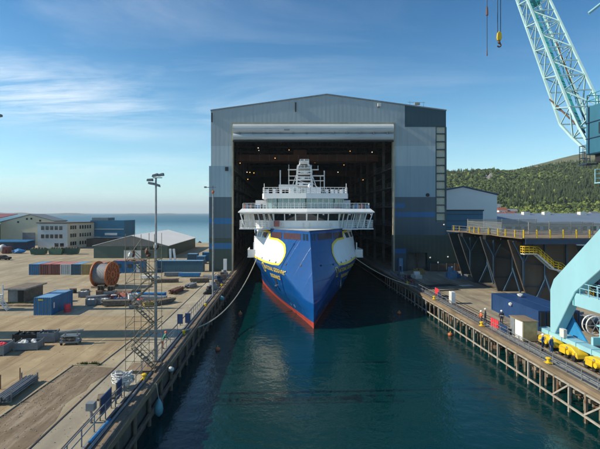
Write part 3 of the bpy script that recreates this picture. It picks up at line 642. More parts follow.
for side in (-1, 1):
    patch(white_poly, side, .03, 'side_panel', 'white', (88, 7.6), rings=10)
    strip([(112, 11.40), (92, 11.38), (87.6, 11.2), (84.6, 10.75), (83.5, 9.72), (80.9, 9.62), (79.3, 9.2), (78.2, 8.75), (77.55, 8.2), (76.95, 7.5), (76.7, 6.9), (76.65, 6.1), (76.9, 5.5), (78.7, 5.4), (81.6, 5.5), (84.1, 5.7), (90, 5.85), (112, 5.9)], side, .055, .34, 'yellow_stripe', 'yellowstripe')
    for y0, y1, mt in ((79.95, 83.0, 'maroonglass'), (75.2, 79.4, 'maroonglass'), (73.6, 74.05, 'glass'), (74.25, 74.75, 'glass')):
        patch([(y0, 9.85), (y1, 9.85), (y1+1.05, 10.9), (y0+1.05, 10.9)], side, .04, 'window', mt, rings=4)
    for y0, y1 in ((85.0, 86.9), (87.7, 89.6), (90.6, 93.5)):
        patch([(y0, 9.7), (y1, 9.7), (y1+.2, 10.7), (y0+.2, 10.7)], side, .06, 'window', 'glass', rings=3)
    strip([(74.4, 11.32), (76.5, 11.40), (84, 11.42), (88, 11.42)], side, .05, .16, 'deck_edge', 'navy')
    for y, z in ((72.0, 5.9), (75.3, 5.7), (78.0, 5.75), (80.1, 5.85), (83.2, 6.0)):
        patch([(y-.14, z-.14), (y+.14, z-.14), (y+.14, z+.14), (y-.14, z+.14)], side, .07, 'fairlead', 'dark', rings=1)
    for y, z in ((78.5, 2.4),):
        patch([(y-.35, z-.6), (y+.35, z-.6), (y+.5, z+.4), (y-.4, z+.5)], side, .05, 'anchor_pocket', 'dark', rings=1)
    for y, z in ((74, -1.1), (76, -1.2)):
        strip([(y-.2, z), (y, z+.25), (y+.2, z), (y, z-.25), (y-.2, z)], side, .05, .07, 'thruster_mark', 'white')
    # logo: upright yellow frame, then lettering
    strip([(76.0, 5.15), (76.0, 3.6), (75.25, 3.6), (75.25, 5.1), (76.0, 5.15)] if side > 0 else [(82.6, 5.2), (82.6, 3.7), (81.9, 3.7), (81.9, 5.2), (82.6, 5.2)], side, .06, .16, 'frame_emblem', 'yellowstripe')
def hull_text(txt, side, y0, y1, z0, z1, h):
    cu = bpy.data.curves.new('t', 'FONT'); cu.body = txt; cu.size = 1; cu.offset = .012; cu.space_character = 1.12; ob = bpy.data.objects.new('t', cu); C.objects.link(ob)
    dg = bpy.context.evaluated_depsgraph_get(); me = bpy.data.meshes.new_from_object(ob.evaluated_get(dg))
    bpy.data.objects.remove(ob); bm = bmesh.new(); bm.from_mesh(me); bmesh.ops.triangulate(bm, faces=bm.faces); bmesh.ops.subdivide_edges(bm, edges=[e for e in bm.edges if e.calc_length() > .25], cuts=2, use_grid_fill=True); bmesh.ops.triangulate(bm, faces=bm.faces)
    vs = [v.co.copy() for v in bm.verts]; fs = [tuple(v.index for v in f.verts) for f in bm.faces]; bm.free()
    x0 = min(v.x for v in vs); x1 = max(v.x for v in vs)
    out = []
    for v in vs:
        t = (v.x-x0)/(x1-x0); q_ = hp(y0+(y1-y0)*t, z0+(z1-z0)*t+v.y*h/.7, side); out.append((q_[0]+side*.12, q_[1]-.12, q_[2]))
    MB().add(out, fs).build('lettering', 'yellowstripe', ship)
hull_text('NATIONAL GEOGRAPHIC', -1, 81.6, 74.3, 4.3, 4.0, .68)
hull_text('ENDURANCE', -1, 79.9, 76.3, 3.0, 2.9, .66)
hull_text('NATIONAL GEOGRAPHIC', 1, 76.3, 84.2, 4.15, 4.4, .68)
hull_text('ENDURANCE', 1, 77.6, 81.6, 3.0, 3.1, .66)
# superstructure. Wings, bridge, decks
def shp(mb, name, mt, **k): return mb.build(name, mt, ship, **k)
def plan(pts, z0, z1): return [(SX+x, y, z0) for x, y in pts], (0, 0, z1-z0)
# side wall blocks below the wings and the aft house
b = MB().box(SX-10.45, 97, 11.5, SX+10.45, 160, 17.3); shp(b, 'deckhouse', 'white')
shp(MB().box(SX-7.5, 104, 17.4, SX+7.5, 150, 18.3), 'deckhouse', 'white')
for s in (-1, 1):   # outboard platforms on the white side panel
    b = MB().box(SX+s*10.2, 88, 5.6, SX+s*11.6, 94, 5.8).box(SX+s*11.5, 88, 5.8, SX+s*11.6, 94, 7.2).box(SX+s*10.0, 88, 5.8, SX+s*11.6, 88.12, 7.2)
    b.bar((SX+s*10.3, 88.2, 7.2), (SX+s*10.3, 88.2, 8.6), .2, .2); shp(b, 'side_platform', 'white')
# bridge front (polygonal), sill band and mullions
front = [(-10.2, 89.5), (-7.0, 85.2), (-6.2, 84.5), (0, 83.6), (6.2, 84.5), (7.0, 85.2), (10.2, 89.5)]
def wallband(pts, z0, z1, out0=0, out1=0, th=.15):
    b = MB()
    for (x0, y0), (x1, y1) in zip(pts, pts[1:]):
        d = Vector((x1-x0, y1-y0, 0)).normalized(); n = Vector((d.y, -d.x, 0))
        A = [Vector((SX+x0, y0, z0))+n*out0, Vector((SX+x1, y1, z0))+n*out0, Vector((SX+x1, y1, z1))+n*out1, Vector((SX+x0, y0, z1))+n*out1]
        b.ext(A, -n*th)
    return b
shp(wallband(front, 11.52, 13.05), 'bridge_front', 'white')
shp(wallband(front, 13.052, 14.35, 0, .35, .05), 'bridge_glazing', 'glass')
for (x0, y0), (x1, y1), k_ in zip(front, front[1:], (3, 1, 3, 3, 1, 3)):
    d = Vector((x1-x0, y1-y0, 0)).normalized(); n = Vector((d.y, -d.x, 0))
    for i in range(k_+1):
        p = Vector((SX+x0+(x1-x0)*i/k_, y0+(y1-y0)*i/k_, 13.0)); shp(MB().bar(p+n*.05, p+n*.42+Vector((0, 0, 1.35)), .2, .14), 'mullion', 'white')
shp(MB().ext([(SX+x, y+.3, 11.5) for x, y in front]+[(SX+10.2, 97, 11.5), (SX-10.2, 97, 11.5)], (0, 0, .1)), 'deck', 'offwhite')
shp(MB().box(SX-6, 88, 11.6, SX+6, 97, 14.3), 'bridge_core', 'interior')
# wings
for s in (-1, 1):
    b = MB().box(SX+s*9.9, 84.4, 11.35, SX+s*12.9, 90.5, 11.55); shp(b, 'wing_deck', 'white')
    b = MB().rails([(SX+s*7.4, 84.5, 11.6), (SX+s*12.8, 84.5, 11.6), (SX+s*12.8, 90.4, 11.6)], 1.5, .05, .75, (1, .75, .5, .25)); shp(b, 'wing_railing', 'white')
    for x, lean in ((12.7, .7), (11.7, .6), (10.7, .55), (9.6, .5), (8.5, .4), (7.7, .3)):
        shp(MB().bar((SX+s*(x-.9), 84.6, 11.6), (SX+s*(x-.9+lean*1.2), 84.1, 14.5), .16, .16), 'wing_strut', 'white')
        shp(MB().bar((SX+s*(x-.6), 89.6, 11.6), (SX+s*(x-.3), 89.2, 14.5), .14, .14), 'wing_strut', 'white')
    shp(wallband([(9.9, 90.2), (12.3, 90.2)] if s > 0 else [(-12.3, 90.2), (-9.9, 90.2)], 11.6, 14.4), 'wing_wall', 'offwhite')
    b = MB().ext([(SX+s*6.9, 84.2, 11.3), (SX+s*9.9, 84.3, 11.3), (SX+s*9.9, 90, 11.3), (SX+s*8.4, 88, 11.3)], (0, 0, .22)); shp(b, 'wing_deck', 'white')
# bridge roof with flared edge
rf0 = [(-13.3, 86.5), (-13.0, 83.9), (-6.5, 83.0), (0, 82.4), (6.5, 83.0), (13.0, 83.9), (13.3, 86.5), (12.6, 93), (9.5, 97), (-9.5, 97), (-12.6, 93)]
rf1 = [(x*.945, (y-88)*.9+88) for x, y in rf0]
n = len(rf0); vs = [(SX+x, y, 14.35) for x, y in rf1]+[(SX+x, y, 14.55) for x, y in rf0]+[(SX+x, y, 14.72) for x, y in rf0]+[(SX+x, y, 15.35) for x, y in rf1]
fs = [tuple(range(n-1, -1, -1)), tuple(range(3*n, 4*n))]+[(j*n+i, j*n+(i+1) % n, (j+1)*n+(i+1) % n, (j+1)*n+i) for j in range(3) for i in range(n)]
shp(MB().add(vs, fs), 'bridge_roof', 'white')
rl = [(SX+x*.985, y+.1, 15.35) for x, y in rf1]
rl = [rl[0], rl[1], rl[2], rl[3], rl[4], rl[5], rl[6]]
shp(MB().rails(rl, 1.0, .04, .8, (1, .66, .33)), 'roof_railing', 'white')
random.seed(3)
b = MB()
for (p, q_) in zip(rl, rl[1:]):
    p, q_ = Vector(p), Vector(q_); L = (q_-p).length; k_ = int(L/.55)
    for i in range(k_):
        if abs(p.lerp(q_, (i+.5)/k_).x-SX) < 7.6: continue
        a_ = p.lerp(q_, (i+.1)/k_); c_ = p.lerp(q_, (i+.85)/k_); h = random.uniform(.6, .9)
        b.ext([a_+Vector((0, .25, 0)), c_+Vector((0, .25, 0)), c_+Vector((0, .25, h)), a_+Vector((0, .25, h))], (0, .12, 0), random.choice((0, 1, 1, 2, 3)))
shp(b, 'wrapped_gear', ['tealglass', 'tarpblue', 'ctr_roofred', 'dark'])
# glazed lounge, top deck
lg = [(-8.3, 92), (-7.6, 88.0), (-5.6, 86.6), (0, 86.2), (5.6, 86.6), (7.6, 88.0), (8.3, 92)]
shp(wallband(lg[1:-1], 15.36, 17.35, 0, 0, .1), 'lounge_glazing', 'tealglass')
b = MB()
for (x0, y0), (x1, y1), k_ in zip(lg[1:-1], lg[2:-1], (2, 5, 5, 2)):
    for i in range(k_+1):
        x = SX+x0+(x1-x0)*i/k_; y = y0+(y1-y0)*i/k_-.08; shp(MB().bar((x, y, 15.36), (x, y, 17.35), .13, .13), 'lounge_mullion', 'offwhite')
shp(MB().box(SX-7.8, 90, 15.36, SX+7.8, 99, 17.35), 'lounge_core', 'interior')
td = [(-8.6, 88.2), (-8.2, 86.4), (0, 85.4), (8.2, 86.4), (8.6, 88.2), (8.4, 98), (-8.4, 98)]
shp(MB().ext([(SX+x, y, 17.36) for x, y in td], (0, 0, 1.0)), 'top_deck', 'white')
shp(MB().rails([(SX+x*.985, y+.1, 18.36) for x, y in (td[-1], td[0], td[1], td[2], td[3], td[4], td[5])], 1.15, .05, .8, (1, .66, .33)), 'top_railing', 'white')
b = MB().box(SX-3.1, 87.4, 18.36, SX+3.1, 90, 19.5)
shp(b, 'wave_shield', 'white')
shp(MB().box(SX-.9, 87.34, 18.6, SX-.2, 87.39, 19.3), 'hatch', 'tealglass'); shp(MB().box(SX-2.4, 87.34, 18.7, SX-1.9, 87.39, 19.3), 'hatch', 'tealglass')
for x in (-7.6, -6.2, -4.9, 4.5, 5.6, 6.4, 7.5): shp(MB().cbox((SX+x, 89+abs(x)*.1, 18.36), (.55, .6, random.uniform(.7, 1.15))), 'deck_locker', 'white')
for x in (-8.2, 8.2): shp(MB().tube((SX+x, 88, 18.3), (SX+x, 88, 20.4), .06), 'pole', 'white')
# mast: wide latticed tower with platforms, side posts
my = 92.0
b = MB()
for s in (-1, 1):
    for dy in (-.9, .9):
        b.bar((SX+s*1.35, my+dy, 18.36), (SX+s*1.05, my+dy*.8, 24.9), .24, .24)
        b.bar((SX+s*.95, my+dy*.7, 24.9), (SX+s*.45, my+dy*.4, 25.9), .16, .16)
for z, w in ((20.3, 1.35), (21.7, 1.3), (23.0, 1.25), (24.3, 1.15), (25.6, .7)):
    b.box(SX-w, my-1.15, z, SX+w, my+1.1, z+.22)
    b.rails([(SX-w, my-1.1, z+.22), (SX+w, my-1.1, z+.22)], .55, .04, .6, (1, .5))
b.bar((SX-1.3, my-1, 18.4), (SX+1.2, my-1, 20.3), .1).bar((SX+1.3, my-1, 20.3), (SX-1.2, my-1, 21.7), .1)
for z in (19.2, 20.9, 22.3, 23.6): b.bar((SX-1.1, my-1.15, z), (SX+1.1, my-1.15, z), .14); b.cbox((SX+random.uniform(-.6, .6), my-1.0, z-.5), (.5, .4, .5))
for s in (-1, 1): b.bar((SX+s*2.4, my, 18.4), (SX+s*1.3, my, 22.9), .14)
shp(b, 'mast', 'white')
b = MB().box(SX-3.4, my-.5, 24.05, SX+3.0, my+.5, 24.2).bar((SX-3.2, my, 24.1), (SX-3.2, my, 25.3), .09).bar((SX+2.9, my, 24.1), (SX+2.9, my, 25.1), .09)
b.box(SX-3.3, my-.4, 21.6, SX-1.3, my+.4, 21.75).box(SX-3.3, my-.4, 22.6, SX-1.3, my+.4, 22.72).bar((SX-3.2, my, 18.4), (SX-3.2, my, 24.1), .2, .2)
b.bar((SX+4.2, my, 18.4), (SX+4.2, my, 23.9), .2, .2).box(SX+1.3, my-.4, 22.6, SX+4.2, my+.4, 22.8).box(SX+1.3, my-.4, 21.5, SX+4.2, my+.4, 21.62)
b.bar((SX+1.3, my, 21.4), (SX+4.2, my, 18.8), .12).bar((SX+3.4, my, 18.4), (SX+3.4, my, 22.6), .12)
b.bar((SX-5.0, my-1, 18.4), (SX-5.0, my-1, 23.9), .22, .22).box(SX-5.3, my-1.2, 19.4, SX-1.4, my-.9, 20.6); shp(b, 'mast_frame', 'offwhite')
shp(MB().cbox((SX-.1, my-1.3, 25.85), (1.9, .25, .22)).tube((SX-.1, my-1.2, 25.5), (SX-.1, my-1.2, 25.9), .12), 'radar', 'white'); shp(MB().cbox((SX, my-1.45, 23.3), (1.5, .3, .3)), 'radar', 'white')
b = MB().blob((SX+.9, my-3.0, 20.0), (.38, .38, .45), 1, jit=0).tube((SX+.9, my-3, 18.4), (SX+.9, my-3, 19.7), .12); shp(b, 'radome', 'white', smooth=True)
b = MB()
for s in (-1, 1): b.tube((SX+s*1.0, my, 24.9), (SX+s*1.0, my, 26.1), .05)
b.tube((SX, my, 25.8), (SX, my, 26.6), .06); shp(b, 'aerial', 'offwhite')
shp(MB().cbox((SX-5.7, 84.2, 11.9), (1.1, .5, 1.1)), 'life_raft_cover', 'ctr_roofred')
for o_ in [o_ for o_ in C.objects if o_.parent == ship and o_.name.split('.')[0] in ('mast', 'mast_frame', 'radar', 'aerial')]:
    for v_ in o_.data.vertices:
        zt_ = 18.36-WZ
        if v_.co.z > zt_: v_.co.z = zt_+(v_.co.z-zt_)*.9
        if o_.name.split('.')[0] == 'mast': v_.co.x *= 1.28
t = None
for s in (-1, 1):
    q_ = hp(78.4, 2.2, s, .12); MB().bar((q_[0], q_[1], q_[2]-.9), (q_[0], q_[1], q_[2]+.6), .18).bar((q_[0]-.1, q_[1]-.6, q_[2]-.5), (q_[0], q_[1], q_[2]-.95), .2).bar((q_[0]+.1, q_[1]+.6, q_[2]-.5), (q_[0], q_[1], q_[2]-.95), .2).build('anchor', 'greysteel', ship)
    for x in (1.0, 3.1, 5.2): shp(MB().bar((SX+s*x, 83.75, 14.35), (SX+s*(x+.5), 83.55, 13.5), .05), 'wiper', 'dark')
    for x in (3.2, 8.2, 12.3): shp(MB().cbox((SX+s*x, 83.6, 14.1), (.3, .25, .2)), 'deck_lamp', 'offwhite')
    for x in (1.0, 2.1): shp(MB().box(SX+s*x-.03, 87.32, 18.4, SX+s*x+.03, 87.39, 19.5), 'seam', 'steel')
    for x in (.6, 4.6): shp(MB().box(SX+s*x-.1, 83.42+x*.13, 11.7, SX+s*x+.1, 83.75+x*.13, 12.6), 'front_locker', 'offwhite')
# mooring lines and floats
def rope(name, label, p, q_, sag, r=.07, mt='rope'):
    p, q_ = Vector(p), Vector(q_); pts = []
    for i in range(17):
        t_ = i/16; v = p.lerp(q_, t_); v.z -= sag*4*t_*(1-t_); pts.append(v)
    return tag(MB().path(pts, r, 5).build(name, mt), label, 'rope')
rope('mooring_rope', 'long pale mooring rope sagging from the ship to the left quay', (-4.4, 86, 6.0), (-11.4, 52.6, .5), 3.2, .09)
rope('mooring_rope', 'pale mooring rope running from the ship down to the right quay', (14.2, 86, 6.1), (25.9, 83, .6), .9, .07)
def float_(x, y, lab):
    t = thing('float_buoy', lab, 'buoy', (x, y, WZ)); MB().blob((x, y, WZ+.15), (.38, .38, .32), 2, jit=.03).build('ball', 'orange', t, smooth=True); MB().tube((x, y, WZ+.3), (x, y, WZ+.6), .06).build('eye', 'yellow', t)
float_(-7.9, 55.8, 'orange float on the dark water beneath the long mooring rope')
float_(-6.8, 75.5, 'small orange float on the dark water left of the ship near the hall')
float_(20.6, 76, 'orange float on the water close to the right trestle quay')
float_(26.0-1.8, 62.5, 'faded orange float on the water under the red board')

# ------------------------------------------------------------------ LEFT YARD
def container(name, label, x0, y0, x1, y1, h, mt, roof, endmt=None, door='y0', group=None, z0=0):
    t = thing(name, label, 'container', ((x0+x1)/2, (y0+y1)/2, z0), group=group)
    b = MB().box(x0+.06, y0+.06, z0+.14, x1-.06, y1-.06, z0+h-.08); b.build('body', mt, t)
    b = MB()
    for x in (x0, x1-.16):
        for y in (y0, y1-.16): b.box(x, y, z0, x+.16, y+.16, z0+h)
    for y in (y0, y1-.12):
        b.box(x0+.16, y+.003, z0+.02, x1-.16, y+.117, z0+.18).box(x0+.16, y+.003, z0+h-.14, x1-.16, y+.117, z0+h-.003)
    for x in (x0, x1-.12):
        b.box(x+.003, y0+.16, z0+.02, x+.117, y1-.16, z0+.18).box(x+.003, y0+.16, z0+h-.14, x+.117, y1-.16, z0+h-.003)
    b.build('frame', endmt or mt, t)
    MB().box(x0+.13, y0+.13, z0+h-.079, x1-.13, y1-.13, z0+h-.03).build('roof', roof, t)
    b = MB()
    if door == 'y0':
        for fx in (.12, .3, .7, .88): b.bar((x0+(x1-x0)*fx, y0+.03, z0+.2), (x0+(x1-x0)*fx, y0+.03, z0+h-.2), .05)
        b.box((x0+x1)/2-.02, y0+.02, z0+.2, (x0+x1)/2+.02, y0+.055, z0+h-.15)
        b.build('lock_bar', 'greysteel', t)
    elif door == 'x0':
        for fy in (.12, .3, .7, .88): b.bar((x0+.03, y0+(y1-y0)*fy, z0+.2), (x0+.03, y0+(y1-y0)*fy, z0+h-.2), .05)
        b.build('lock_bar', 'greysteel', t)
    return t
t = container('shipping_container', 'bright blue container with pale streaked roof, alone on the left yard', -34.95, 62.4, -32.4, 68.8, 2.5, 'ctr_blue', 'roofblue', 'ctr_blue_x')
MB().box(-34.3, 62.37, 2.1, -33.6, 62.39, 2.25).build('sticker', 'yellowstripe', t); MB().box(-32.38, 62.9, .9, -32.36, 63.2, 1.7).build('placard', 'white', t)
t = thing('steel_drum', 'small red drum on the ground beside the lone blue container', 'drum', (-31.2, 64.6, 0)); MB().lathe([(.45, 0), (.45, 1.15)], (-31.2, 64.6, 0), 12).build('barrel', 'redboard', t); MB().lathe([(.48, .38), (.48, .44)], (-31.2, 64.6, 0), 12).build('hoop', 'ctr_red', t)
spec = [('blue', 'ctr_blue', 'roofblue', 'blue container at the left end of the container row'), ('r', 'ctr_red', 'ctr_roofred', 'dark red container next to the blue one at the left end of the row'),
        ('r', 'ctr_red', 'ctr_roofred', 'dark red container beside the white one in the row'), ('w', 'ctr_white', 'ctr_roofred', 'white container in the middle of the container row'),
        ('b', 'ctr_teal', 'roofblue', 'blue container between the white and the ochre ones in the row'), ('y', 'ctr_yellow', 'ctr_yellow', 'ochre yellow container in the row beside the cable reel'),
        ('y', 'ctr_yellow', 'ctr_roofred', 'ochre container with a reddish roof mostly hidden by the cable reel')]
x = -58.8
for i, (a, mt, rf, lab) in enumerate(spec):
    wdt = 2.42 if i < 6 else 2.0
    container('shipping_container', lab, x, 103, x+wdt, 109.05, 2.5, mt, rf, group='row of containers on the left yard'); x += wdt+.04
t = container('site_cabin', 'blue site cabin with small windows behind the cable reel', -40.2, 106, -33.0, 109, 3.0, 'ctr_blue_x', 'ctr_roofred', door=None)
for xx in (-38.9, -36.2): MB().box(xx-.6, 105.95, 1.3, xx+.6, 106.05, 2.2).build('window', 'glass', t); 
MB().box(-34.6, 105.95, .2, -33.8, 106.05, 2.2).build('door', 'offwhite', t)
container('long_container', 'long dark teal container standing across the yard before the green shed', -30.4, 108, -18.9, 110.6, 2.75, 'ctr_teal', 'roofblue', door=None)
for i, (xx, yy, ww, dd, hh, mt, lab) in enumerate(((-22.5, 125, 2.4, 3, 2.2, 'ctr_blue_x', 'small blue container far behind the long teal one'), (-21, 133, 5, 3, 2.6, 'ctr_blue', 'blue container near the shore left of the hall, with the pale roof'), (-26, 130, 3.0, 3, 2.4, 'ctr_teal', 'small teal container against the green shed'), (-19.7, 150, 2.4, 6, 3, 'ctr_blue', 'farthest blue container by the shore beside the hall'))):
    container('shipping_container', lab, xx-ww/2, yy, xx+ww/2, yy+dd, hh, mt, 'roofblue', group='scattered containers behind the long teal one')
# cable reel
t = thing('cable_reel', 'giant cable reel with orange flanges and grey wound cable', 'reel', (-34.3, 86.2, 0))
def disc(cx_, r0, r1, w, b):
    n = 36; vs = []
    for xx in (cx_-w/2, cx_+w/2):
        for rr in (r0, r1):
            for i in range(n):
                a = 2*math.pi*i/n; vs.append((xx, rr*math.cos(a), 2.55+rr*math.sin(a)))
    fs = []
    for i in range(n):
        j = (i+1) % n; fs += [(i, j, n+j, n+i), (2*n+i, 3*n+i, 3*n+j, 2*n+j), (n+i, n+j, 3*n+j, 3*n+i), (i, 2*n+i, 2*n+j, j)]
    b.add(vs, fs)
for cx_ in (-1.55, 1.55):
    b = MB(); disc(cx_, 2.15, 2.5, .22, b); disc(cx_, .35, .75, .26, b); disc(cx_, 1.35, 1.5, .12, b)
    for i in range(12):
        a = 2*math.pi*i/12; b.bar((cx_, .7*math.cos(a), 2.55+.7*math.sin(a)), (cx_, 2.2*math.cos(a), 2.55+2.2*math.sin(a)), .12, .22)
    b.build('flange', 'orange', t, local=True)
    b = MB(); disc(cx_*.93, .1, 2.2, .05, b); b.build('flange_plate', 'orange', t, local=True)
b = MB(); b.tube((-1.4, 0, 2.55), (1.4, 0, 2.55), 2.02, n=40); b.build('wound_cable', 'cable', t, local=True)
b = MB().box(-1.9, -1.7, 0, 1.9, -1.3, .35).box(-1.9, 1.3, 0, 1.9, 1.7, .35).box(-1.8, -1.3, .05, -1.3, 1.3, .25).box(1.3, -1.3, .05, 1.8, 1.3, .25); b.build('cradle', 'oldwood', t, local=True)
t.rotation_euler.z = R(-12)
# hut
t = thing('workers_hut', 'low hut with a brown felt roof and blue-grey door on the left yard', 'hut', (-42.5, 73.3, 0))
MB().box(-43.9, 71, 0, -41.2, 76.5, 2.1).build('wall', 'oldwood', t); MB().box(-44.3, 70.6, 2.1, -40.8, 77, 2.32).build('roof', 'oldwood', t)
MB().box(-44.32, 70.55, 2.12, -40.78, 70.6, 2.36).box(-40.8, 70.6, 2.12, -40.74, 77, 2.36).build('gutter', 'steel', t)
MB().box(-43.7, 70.93, .05, -42.3, 70.99, 2.0).build('door', 'greysteel', t); MB().box(-42.2, 70.95, .05, -41.35, 70.99, 2.0).build('door', 'dark', t)
tag(MB().blob((-40.5, 68.9, .1), (5.2, .7, .25), 5).build('verge', 'soil'), 'low soil bank in front of the brown roofed hut', 'soil bank', kind='stuff')
def weeds(x0, y0, x1, y1, n, h=.35):
    vs = []; fs = []
    for i in range(n):
        x = random.uniform(x0, x1); y = random.uniform(y0, y1); a = random.uniform(0, 6.28); w = .06; hh = random.uniform(.3, 1)*h
        k_ = len(vs); vs += [(x, y, 0), (x+w*math.cos(a), y+w*math.sin(a), 0), (x+random.uniform(-.15, .15), y+random.uniform(-.15, .15), hh)]; fs.append((k_, k_+1, k_+2))
    return MB().add(vs, fs)
wm = MB()
for i in range(14):
    cx_ = random.uniform(-19.4, -17.2); cy_ = 42.0+random.uniform(-.1, .25); q_ = weeds(cx_-.25, cy_-.12, cx_+.25, cy_+.12, random.randint(20, 70), random.uniform(.15, .4)); wm.add(q_.v, q_.f)
tag(wm.build('grass', 'grass'), 'tuft of green weeds along the kerb at the corner of the soil patch', 'weeds', kind='stuff')
tag(weeds(-46, 69.8, -37, 70.6, 1500, .4).build('grass', 'grass'), 'green weeds on the bank before the hut', 'weeds', kind='stuff')
# white steel stair at the frame's left edge
t = thing('access_stair', 'small white steel stair and landing at the left edge of the yard', 'stairs', (-43.5, 66, 0))
b = MB()
for x in (-44.3, -42.2):
    b.bar((x, 65, 0), (x, 65, 3.6), .14).bar((x, 67, 0), (x, 67, 3.6), .14)
b.box(-44.4, 64.9, 2.0, -42.1, 67.1, 2.12); b.build('frame', 'white', t); b = MB()
for i in range(8): b.box(-42.1+i*.22, 65.1, 1.85-i*.24, -41.8+i*.22, 66, 1.9-i*.24)
b.bar((-42.1, 65.1, 2.9), (-40.4, 65.1, 1.0), .06).bar((-42.1, 65.1, 2.0), (-40.4, 65.1, .05), .1).build('flight', 'white', t)
MB().rails([(-44.3, 65, 2.12), (-42.2, 65, 2.12)], 1.2, .05, .5).build('railing', 'white', t)

# green shed with white roof
t = thing('yard_shed', 'low green shed with a grey gable and bright white roof', 'building', (-47.8, 165, 0))
X0, X1, Y0, Y1, EZ2, AZ2, AX2 = -59.7, -36, 141, 187, 3.9, 7.2, -47.6
MB().box(X0, Y0, 0, X1, Y0+.3, EZ2).box(X1-.3, Y0+.3, 0, X1, Y1, EZ2).box(X0, Y0+.3, 0, X0+.3, Y1, EZ2).box(X0+.3, Y1-.3, 0, X1-.3, Y1, EZ2).build('wall', 'shedgreen', t)
MB().ext([(X0, Y0, EZ2), (X1, Y0, EZ2), (AX2, Y0, AZ2)], (0, .3, 0)).build('gable', 'shedgable', t)
MB().ext([(X0-.4, Y0-.3, EZ2), (AX2, Y0-.3, AZ2+.05), (AX2, Y0-.3, AZ2+.2), (X0-.4, Y0-.3, EZ2+.15)], (0, Y1-Y0+.6, 0)).ext([(AX2, Y0-.3, AZ2+.05), (X1+.4, Y0-.3, EZ2), (X1+.4, Y0-.3, EZ2+.15), (AX2, Y0-.3, AZ2+.2)], (0, Y1-Y0+.6, 0)).build('roof', 'shedroof', t)
MB().box(-50.0, Y0-.06, 0, -44.5, Y0-.01, 2.6).build('door', 'offwhite', t)
for x in (-49, -46.5, -43.5, -41): MB().box(x-.6, Y0-.05, 2.8, x+.6, Y0-.01, 3.5).build('window', 'glass', t)
# teal blue hall by the sea
t = thing('waterfront_hall', 'teal blue flat roofed hall at the water behind the office', 'building', (-77, 200, 0))
MB().box(-84.5, 196, 0, -69.5, 211, 11.2).build('wall', 'bluehall', t); MB().box(-84.2, 197, 11.2, -77, 205, 12.4).build('roof_house', 'greysteel', t)
for z in (3.6, 7.2): MB().box(-84.4, 195.9, z, -69.6, 195.99, z+.25).build('trim', 'offwhite', t)
MB().box(-84, 190, 0, -72, 195.5, 3.4).build('porch', 'brownplate', t); MB().box(-78, 195.85, 4.6, -72.5, 195.95, 5.6).build('sign_panel', 'white', t)
# office
t = thing('office_block', 'three storey pale office with rows of windows and a cream east wing', 'building', (-91, 185, 0))
A, B_, C_, D_ = (-98.4, 178.7), (-86.3, 178.7), (-82.4, 195), (-94, 198)
MB().ext([(*A, 0), (*B_, 0), (B_[0], B_[1]+14, 0), (A[0], A[1]+14, 0)], (0, 0, 10.2)).build('wall', 'officewall', t)
MB().ext([(B_[0]+.02, B_[1], 0), (C_[0], C_[1], 0), (C_[0]-3, C_[1]+.5, 0), (B_[0]+.02, B_[1]+8, 0)], (0, 0, 10.3)).build('wing', 'officecream', t)
MB().ext([(A[0]-.4, A[1]-.4, 10.3), (B_[0]+.3, B_[1]-.4, 10.3), (C_[0]+.4, C_[1], 10.3), (C_[0]-6, C_[1]+1, 10.3), (A[0]-.4, A[1]+14, 10.3)], (0, 0, .35)).build('roof', 'brownplate', t)
for r_, z in enumerate((4.2, 7.6)):
    for i in range(5):
        x = -96.4+i*1.85; w = MB().box(x-.62, 178.6, z, x+.62, 178.69, z+1.6).build('window', 'glass', t)
        MB().box(x-.7, 178.55, z-.12, x+.7, 178.66, z-.02).build('sill', 'offwhite', w)
for i in range(2): MB().box(-91.5+i*2.2, 178.6, .8, -90+i*2.2, 178.69, 2.2).build('window', 'glass', t)
d = Vector((C_[0]-B_[0], C_[1]-B_[1], 0)); L = d.length; d.normalize(); nn = Vector((d.y, -d.x, 0))
for z in (1.2, 4.5, 7.8):
    for i, s in enumerate((1.6, 2.9, 4.2, 7.2, 8.8, 10.4, 12.0, 13.6)):
        p = Vector((B_[0], B_[1], 0))+d*s+nn*.02; q_ = p+d*.9
        MB().ext([(p.x, p.y, z), (q_.x, q_.y, z), (q_.x, q_.y, z+1.5), (p.x, p.y, z+1.5)], nn*.07).build('window', 'glass', t)
# cream gabled hall and maroon roofed one
t = thing('cream_hall', 'large cream gabled hall with a grey roller door on the far left', 'building', (-113, 215, 0))
MB().ext([(-127, 200, 0), (-102.8, 200, 0), (-102.8, 200, 10.7), (-113.6, 200, 13.6), (-127, 200, 10.2)], (0, 12, 0)).build('wall', 'creamwall', t)
MB().ext([(-127.4, 199.7, 10.15), (-113.6, 199.7, 13.65), (-113.6, 199.7, 14.0), (-127.4, 199.7, 10.5)], (0, 12.6, 0)).ext([(-113.6, 199.7, 13.65), (-102.4, 199.7, 10.65), (-102.4, 199.7, 11), (-113.6, 199.7, 14.0)], (0, 12.6, 0)).build('roof', 'roof', t)
MB().box(-117, 199.9, 0, -111.2, 199.97, 5.6).build('roller_door', 'greysteel', t)
for x, z in ((-119, 10.4), (-115, 11.8), (-113, 11.9), (-109, 11.0)): MB().box(x-.4, 199.88, z-.4, x+.4, 199.97, z+.4).build('vent', 'dark', t)
t = thing('maroon_roof_hall', 'hall with a faded maroon roof behind the cream hall at the left edge', 'building', (-132, 190, 0))
MB().box(-170, 176, 0, -127.4, 211, 9.2).build('wall', 'creamwall', t)
MB().ext([(-171, 175, 9.0), (-171, 213, 13.9), (-171, 213, 14.1), (-171, 175, 9.3)], (44.2, 0, 0)).build('roof', 'maroonroof', t)
